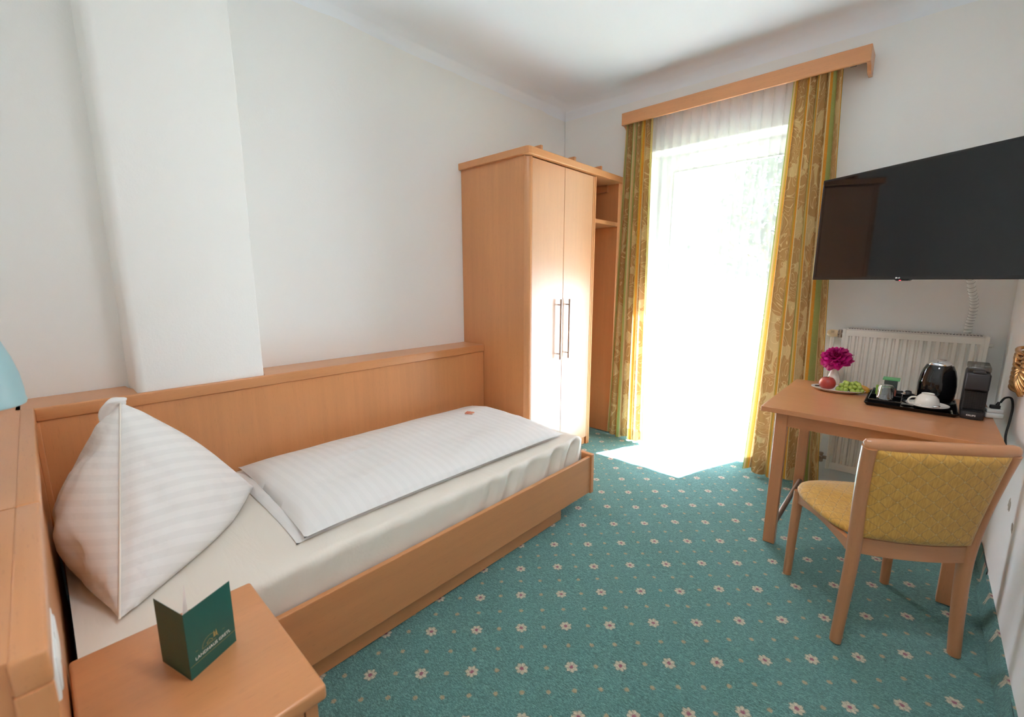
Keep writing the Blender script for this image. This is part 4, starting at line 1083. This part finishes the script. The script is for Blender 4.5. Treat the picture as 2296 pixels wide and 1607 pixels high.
# tray with compartment
tr0 = thing('tray', (.01, 3.02, TZ), 'black plastic serving tray with a raised compartment on the table', 'tray')
bm = bmesh.new()
def dish(bm, x0, x1, y0, y1, z0, h, flare, th=.003):
    o0 = [(x0 + flare, y0 + flare), (x1 - flare, y0 + flare), (x1 - flare, y1 - flare), (x0 + flare, y1 - flare)]; o1 = [(x0, y0), (x1, y0), (x1, y1), (x0, y1)]
    i1 = [(x0 + th, y0 + th), (x1 - th, y0 + th), (x1 - th, y1 - th), (x0 + th, y1 - th)]; i0 = [(x0 + flare + th, y0 + flare + th), (x1 - flare - th, y0 + flare + th), (x1 - flare - th, y1 - flare - th), (x0 + flare + th, y1 - flare - th)]
    R_ = [[bm.verts.new((a, b, z)) for a, b in ps] for ps, z in ((o0, z0), (o1, z0 + h), (i1, z0 + h), (i0, z0 + th))]
    for A, B in zip(R_, R_[1:]):
        for k in range(4): bm.faces.new((A[k], A[(k + 1) % 4], B[(k + 1) % 4], B[k]))
    bm.faces.new(R_[0][::-1]); bm.faces.new(R_[3])
dish(bm, -.166, .184, 2.850, 3.205, TZ, .018, .014)
mesh('tray_body', bm, M['black_gloss'], tr0)
bm = bmesh.new(); dish(bm, -.152, -.022, 2.872, 3.19, TZ + .0035, .031, .004); bx(bm, -.149, -.025, 3.02, 3.023, TZ + .006, TZ + .032); bx(bm, -.075, -.072, 3.023, 3.187, TZ + .006, TZ + .032)
mesh('compartment', bm, M['black_gloss'], tr0)
# upturned glass
def tumbler(x, y, label):
    bm = bmesh.new()
    prf = [(.0405, 0), (.0412, .012), (.0375, .026), (.0355, .03), (.0300, .080), (.0275, .088), (0, .088)]
    inn = [(0, .078), (.0255, .078), (.0275, .072), (.0330, .03), (.0350, .025), (.0385, .012), (.0380, 0)]
    lathe(bm, prf + inn + [prf[0]], 60)
    for v in bm.verts:
        if .028 < v.co.z < .086:
            a = atan2(v.co.y, v.co.x); r = sqrt(v.co.x ** 2 + v.co.y ** 2)
            if r > .0285 - 0 and (v.co.x ** 2 + v.co.y ** 2) > (.0335 - (v.co.z - .03) * .11) ** 2:
                k = 1 + .045 * cos(14 * a); v.co.x *= k; v.co.y *= k
    bmesh.ops.translate(bm, vec=(x, y, TZ + .0065), verts=bm.verts)
    single('drinking_glass', bm, M['glass'], (x, y, TZ + .0065), label, 'glass', 'upturned drinking glasses', smooth=True, angle=50)
tumbler(-.090, 2.975, 'clear fluted glass upside down at the front of the tray compartment')
# sachet box
bm = bmesh.new(); bx(bm, -.105, -.050, 3.10, 3.165, TZ + .0075, TZ + .10, .002)
tea = thing('tea_packet', (-.078, 3.13, TZ), 'green and black tea packet behind the upturned glass', 'packet')
mesh('packet_body', bm, simple('dark_packet', (.035, .05, .045), .4, .3, 50), tea)
bm = bmesh.new(); bx(bm, -.113, -.042, 3.096, 3.169, TZ + .1005, TZ + .108, .001); mesh('packet_top', bm, simple('green_packet_top', (.12, .42, .16), .5), tea)
bm = bmesh.new(); bx(bm, -.0575, -.0555, 3.0985, 3.0999, TZ + .012, TZ + .06); bx(bm, -.0545, -.051, 3.098, 3.0995, TZ + .01, TZ + .05); mesh('packet_print', bm, simple('red_brown_print', (.40, .08, .04), .5), tea)
bm = bmesh.new(); bx(bm, -.138, -.112, 3.135, 3.15, TZ + .0075, TZ + .06, .002)
single('sugar_sachet', bm, simple('lime_sachet', (.35, .55, .08), .5, .2, 60), (-.125, 3.14, TZ + .0075), 'lime green sachet standing in the back left of the tray compartment', 'sachet')

# kettle
KX, KY = .102, 3.118
kt = thing('kettle', (KX, KY, TZ), 'glossy black electric kettle standing on the tray', 'kettle')
kz = TZ + .004
bm = bmesh.new(); prf = [(0, .022), (.064, .022), (.070, .030), (.0745, .07), (.0745, .105), (.070, .145), (.062, .178), (.050, .205), (.046, .210), (0, .212)]
lathe(bm, prf, 48, sy=1.0)
for v in bm.verts: v.co += Vector((KX, KY, kz))
mesh('kettle_body', bm, M['black_gloss'], kt, smooth=True, angle=50)
bm = bmesh.new(); lathe(bm, [(0, 0), (.074, 0), (.077, .004), (.076, .014), (.066, .019), (0, .019)], 40)
for v in bm.verts: v.co += Vector((KX, KY, kz))
mesh('power_base', bm, M['black'], kt, smooth=True)
bm = bmesh.new(); lathe(bm, [(.0505, .2045), (.048, .213), (.038, .222), (.020, .229), (0, .231)], 40, sx=1, sy=1)
for v in bm.verts: v.co += Vector((KX, KY, kz))
kl = mesh('lid', bm, M['chrome'], kt, smooth=True)
bm = bmesh.new(); lathe(bm, [(0, .228), (.014, .229), (.013, .233), (0, .235)], 24); 
for v in bm.verts: v.co += Vector((KX + .006, KY - .005, kz))
mesh('lid_button', bm, M['steel'], kl, smooth=True)
bm = bmesh.new(); hd = spline([(.016, .040, .200), (.030, .062, .190), (.038, .072, .14), (.034, .070, .085), (.026, .058, .05)], 8)
tube(bm, [Vector(p) + Vector((KX, KY, kz)) for p in hd], .011, 12); mesh('handle', bm, M['black'], kt, smooth=True)
# mains lead of the kettle coiled behind the cup with its plug
kp = thing('kettle_plug', (-.005, 3.07, TZ), 'black mains plug with coiled lead lying on the tray left of the kettle', 'plug')
bm = bmesh.new(); prf = [(0, 0), (.012, 0), (.0165, .008), (.0175, .02), (.016, .024), (0, .024)]
lathe(bm, prf, 20); bmesh.ops.transform(bm, matrix=Matrix.Translation((.012, 3.055, TZ + .052)) @ Matrix.Rotation(radians(-100), 4, 'Y'), verts=bm.verts); mesh('plug_body', bm, M['black'], kp, smooth=True)
for dz in (-.008, .008):
    bm = bmesh.new(); tube(bm, [(-.010, 3.055, TZ + .050 + dz), (-.030, 3.054, TZ + .054 + dz)], .0022, 8); mesh('pin', bm, M['chrome'], kp, smooth=True)
bm = bmesh.new()
coil = [(.012, 3.055, TZ + .05), (.024, 3.05, TZ + .045)] + [(.006 + (.030 - .002 * k / 8) * cos(k * .8), 3.02 + .026 * sin(k * .8), TZ + .034 - .0016 * k) for k in range(17)] + [(.03, 3.04, TZ + .012)]
tube(bm, spline(coil, 5), .0035, 8); mesh('lead', bm, M['rubber'], kp, smooth=True)
# saucer, cup, spoon
SC = Vector((.073, 2.937, TZ + .0185)); CUPZ = SC.z + .004
bm = bmesh.new(); lathe(bm, [(0, .003), (.044, .003), (.050, .0045), (.071, .011), (.081, .0145), (.081, .0125), (.055, .003), (.046, 0), (0, 0)], 48, SC.x, SC.y)
for v in bm.verts: v.co.z += SC.z
single('saucer', bm, M['porcelain'], SC, 'white saucer on the right part of the tray', 'saucer', smooth=True, angle=60)
cu_ = thing('coffee_cup', (SC.x - .002, SC.y + .002, CUPZ), 'white cup turned upside down on the saucer', 'cup'); cu_.scale = (1.13, 1.13, 1.13)
bm = bmesh.new(); po = [(.043, 0), (.0425, .004), (.041, .02), (.036, .036), (.026, .048), (.0215, .051), (.0215, .056), (.019, .056), (.019, .052), (0, .051)]
lathe(bm, po + [(0, .047), (.022, .046), (.033, .034), (.038, .02), (.0400, .0), (.043, 0)], 44); mesh('cup_body', bm, M['porcelain'], cu_, smooth=True, world=False, angle=50)
bm = bmesh.new(); tube(bm, spline([(-.036, -.012, .036), (-.052, -.017, .034), (-.062, -.020, .020), (-.055, -.018, .008), (-.041, -.013, .006)], 7), .0034, 10); mesh('handle', bm, M['porcelain'], cu_, smooth=True, world=False)
sp_ = bmesh.new(); spp = spline([(.012, 2.884, TZ + .037), (.045, 2.874, TZ + .036), (.082, 2.878, TZ + .0355), (.094, 2.882, TZ + .036), (.108, 2.888, TZ + .037), (.118, 2.892, TZ + .0385)], 6)
tube(sp_, spp, [.0022 if k < 17 else .0022 + .0085 * sin(pi * (k - 16) / 14.5) ** .8 for k in range(len(spp))], 12, prof=oval(12, 1, .45))
single('teaspoon', sp_, M['chrome'], (.06, 2.89, TZ + .034), 'small steel teaspoon lying in front of the upturned cup', 'spoon', smooth=True)

# capsule coffee machine
cm = thing('coffee_machine', (.2265, 2.893, TZ), 'slim matt black capsule coffee machine at the right of the table', 'coffee machine', rz=radians(-2))
def prof_box(bm, hw, pts, bev=.006):
    prism(bm, pts, -hw, hw, 'yz', bev)
bm = bmesh.new(); prof_box(bm, .040, [(.030, .0), (.235, .0), (.235, .20), (.20, .213), (.014, .212), (.009, .20), (.014, .134), (.034, .122)], .009); mesh('housing', bm, M['black_matt'], cm, smooth=True, world=False)
bm = bmesh.new(); bx(bm, -.0395, .0395, .000, .014, .134, .214, .008, 3); mesh('brew_head', bm, M['dark_grey'], cm, smooth=True, world=False)
bm = bmesh.new(); bx(bm, -.034, .034, .026, .032, .042, .124)
for k in range(9): bx(bm, -.032 + k * .008 - .001, -.032 + k * .008 + .001, .022, .027, .045, .124)
for k in range(10): bx(bm, -.033, .033, .0225, .0265, .046 + k * .0085, .048 + k * .0085)
mesh('front_grille', bm, M['black'], cm, world=False)
bm = bmesh.new(); prism(bm, [(-.040, .03), (-.038, -.006), (-.026, -.016), (0, -.02), (.026, -.016), (.038, -.006), (.040, .03)], 0, .036, 'xy', .003)
dt = mesh('drip_tray', bm, M['black_matt'], cm, smooth=True, world=False)
bm = bmesh.new()
for k in range(8): bx(bm, -.034, .034, -.010 + k * .005, -.0075 + k * .005, .036, .040)
for k in range(9): bx(bm, -.033 + k * .008, -.031 + k * .008, -.010, .028, .0355, .039)
mesh('drip_grid', bm, M['black'], dt, world=False)
textmesh('lettering', 'KRUPS', .0098, M['white_print'], cm, (-.0195, -.0205, .0165), (radians(90), 0, 0), .0008, bold=.0003, spacing=1.1)
bm = bmesh.new(); bx(bm, -.038, .038, .03, .225, .2145, .240, .006, 3); mesh('water_tank', bm, M['smoke'], cm, smooth=True, world=False)
bm = bmesh.new(); bx(bm, -.021, .021, -.004, .05, .2135, .224, .003, 2); mesh('lever', bm, M['dark_grey'], cm, smooth=True, world=False)

# socket adaptor with plugs and lead hanging down
ad = thing('socket_adaptor', (.305, 2.985, .775), 'white multi-socket adaptor in the table corner', 'adaptor')
bm = bmesh.new(); bx(bm, -.030, .030, -.022, .022, 0, .024, .005, 3); bx(bm, -.028, .028, -.020, .020, .0245, .042, .005, 3)
ad.rotation_euler = (0, 0, radians(14)); ad.location = (.300, 2.985, TZ + .002)
mesh('adaptor_body', bm, M['white_plastic'], ad, smooth=True, world=False)
bm = bmesh.new(); bx(bm, -.015, .020, -.008, .010, .0425, .060, .004, 2); tube(bm, [(.008, 0, .055), (.014, .001, .075)], [.008, .005], 10); mesh('mains_plug', bm, M['black'], ad, smooth=True, world=False)
bm = bmesh.new()
cpts = spline([(.317, 2.99, .825), (.328, 2.985, .850), (.345, 2.97, .855), (.352, 2.95, .82), (.348, 2.92, .76), (.340, 2.88, .70), (.345, 2.86, .64), (.338, 2.83, .58)], 8)
tube(bm, cpts, .0042, 10)
single('power_cord', bm, M['rubber'], (.33, 2.95, .75), 'black power cord looping from the white adaptor down beside the table', 'cord', smooth=True)

# ------------------------------------------------------------------ right wall: gilt frame, pipe box, worn patches
gf = thing('gilded_wall_ornament', (XR, 2.86, 1.0), 'carved gilt ornament on the right wall above the table', 'ornament')
bm = bmesh.new()
# fan of carved ridges ending in a scroll
for k in range(15):
    a = radians(-150 + k * 13); 
    p0 = Vector((XR - .012, 2.78, 1.03)); L = .125 if k > 3 else .10 + .01 * k
    d = Vector((0, cos(a) * -1, sin(a)))
    pts = spline([p0 + d * .02, p0 + d * L * .55 + Vector((-.016, 0, 0)), p0 + d * L + Vector((-.004, 0, -.004))], 5)
    tube(bm, pts, [.006 + .005 * sin(pi * i / (len(pts) - 1)) for i in range(len(pts))], 10)
for k in range(9):
    z = .93 + k * .02
    pts = spline([(XR - .004, 2.91, z + .01), (XR - .030, 2.89 + .008 * sin(k), z), (XR - .034, 2.85, z - .010), (XR - .024, 2.79, z - .014)], 6)
    tube(bm, pts, [.004 + .0055 * sin(pi * i / (len(pts) - 1)) for i in range(len(pts))], 10)
mesh('carving', bm, M['gold'], gf, smooth=True)
bm = bmesh.new(); sc_ = []
for k in range(40):
    t = k / 39; a = 4.2 * pi * t; r = .034 * (1 - .8 * t); sc_.append((XR - .032 - .004 * t, 2.865 + r * cos(a), 1.045 + r * sin(a)))
tube(bm, sc_, [.0095 * (1 - .45 * k / 39) for k in range(40)], 10); mesh('scroll', bm, M['gold'], gf, smooth=True)
bm = bmesh.new(); bx(bm, XR - .012, XR - .001, 2.50, 2.88, .95, 1.30, .004); mesh('backing', bm, M['gold'], gf)
def patch(y, z, r, seed, n_=14):
    bm = bmesh.new(); rnd = random.Random(seed)
    ps = [(y + r * rnd.uniform(.6, 1.2) * cos(2 * pi * k / n_), z + 1.0 * r * rnd.uniform(.6, 1.2) * sin(2 * pi * k / n_)) for k in range(n_)]
    prism(bm, ps, XR - .0012, XR - .0002, 'yz'); return bm
bm = patch(2.64, .468, .028, 3); bm2 = patch(2.50, .425, .02, 5)
tmp = bpy.data.meshes.new('t'); bm2.to_mesh(tmp); bm2.free(); bm.from_mesh(tmp)
struct('trim_3', bm, M['putty'])

# ------------------------------------------------------------------ camera
cam = bpy.data.cameras.new('camera'); co = bpy.data.objects.new('camera', cam); COL.objects.link(co)
co.location = (0, 0, 1.38); co.rotation_euler = (radians(90 - 9.945), 0, radians(42.75))
cam.sensor_width = 36; cam.sensor_fit = 'HORIZONTAL'; cam.lens = 990.6 / 2296 * 36; cam.clip_start = .02; cam.clip_end = 300
cam.dof.use_dof = True; cam.dof.focus_distance = 2.3; cam.dof.aperture_fstop = 2.8
scene.camera = co

# ------------------------------------------------------------------ light
w = bpy.data.worlds.new('world'); scene.world = w; w.use_nodes = True; nt = w.node_tree
for n in list(nt.nodes): nt.nodes.remove(n)
wo = nt.nodes.new('ShaderNodeOutputWorld'); bg = nt.nodes.new('ShaderNodeBackground'); sky = nt.nodes.new('ShaderNodeTexSky')
sky.sky_type = 'NISHITA'; sky.sun_disc = False; sky.sun_elevation = radians(60); sky.sun_rotation = radians(160); sky.air_density = 1.0; sky.dust_density = 2.5; sky.ozone_density = 1
mxs = nt.nodes.new('ShaderNodeMix'); mxs.data_type = 'RGBA'; mxs.inputs[0].default_value = .97; mxs.inputs[7].default_value = (.80, .89, 1.0, 1)
nt.links.new(sky.outputs[0], mxs.inputs[6]); nt.links.new(mxs.outputs[2], bg.inputs[0]); bg.inputs[1].default_value = SKY = 1.0
nt.links.new(bg.outputs[0], wo.inputs[0])
sun = bpy.data.lights.new('sun', 'SUN'); so_ = bpy.data.objects.new('sun', sun); COL.objects.link(so_)
sun.energy = 330; sun.angle = radians(.6); sun.color = (.905, .905, 1.0)
# sun travels into the room, steeply down and a little to the left
dvec = Vector((-.14, -.40, -1.0)).normalized(); so_.rotation_euler = dvec.to_track_quat('-Z', 'Y').to_euler()
# daylight gathered through the balcony door
al = bpy.data.lights.new('door_daylight', 'AREA'); ao = bpy.data.objects.new('door_daylight', al); COL.objects.link(ao)
al.shape = 'RECTANGLE'; al.size = OX1 - OX0 - .02; al.size_y = OZ - .1; ao.location = ((OX0 + OX1) / 2, 3.95, OZ / 2); ao.rotation_euler = (radians(-90), 0, 0)
al.energy = 1; al.cycles.is_portal = True
# fill light added under the ceiling, out of view, to brighten the interior
pl2 = bpy.data.lights.new('ceiling_fill', 'AREA'); po2 = bpy.data.objects.new('ceiling_fill', pl2); COL.objects.link(po2)
pl2.shape = 'DISK'; pl2.size = .45; po2.location = (-.15, .95, 2.90); pl2.energy = 17; pl2.color = (.93, .95, 1.0)

vs_ = scene.view_settings; vs_.view_transform = 'Standard'; vs_.look = 'None'; vs_.gamma = 1; vs_.use_curve_mapping = False; vs_.exposure = 0.17
cy = scene.cycles; cy.use_denoising = True; cy.max_bounces = 14; cy.diffuse_bounces = 8; cy.glossy_bounces = 6; cy.transmission_bounces = 10; cy.transparent_max_bounces = 24
cy.caustics_reflective = False; cy.caustics_refractive = False; cy.sample_clamp_indirect = 8; cy.use_adaptive_sampling = True; cy.adaptive_threshold = .02
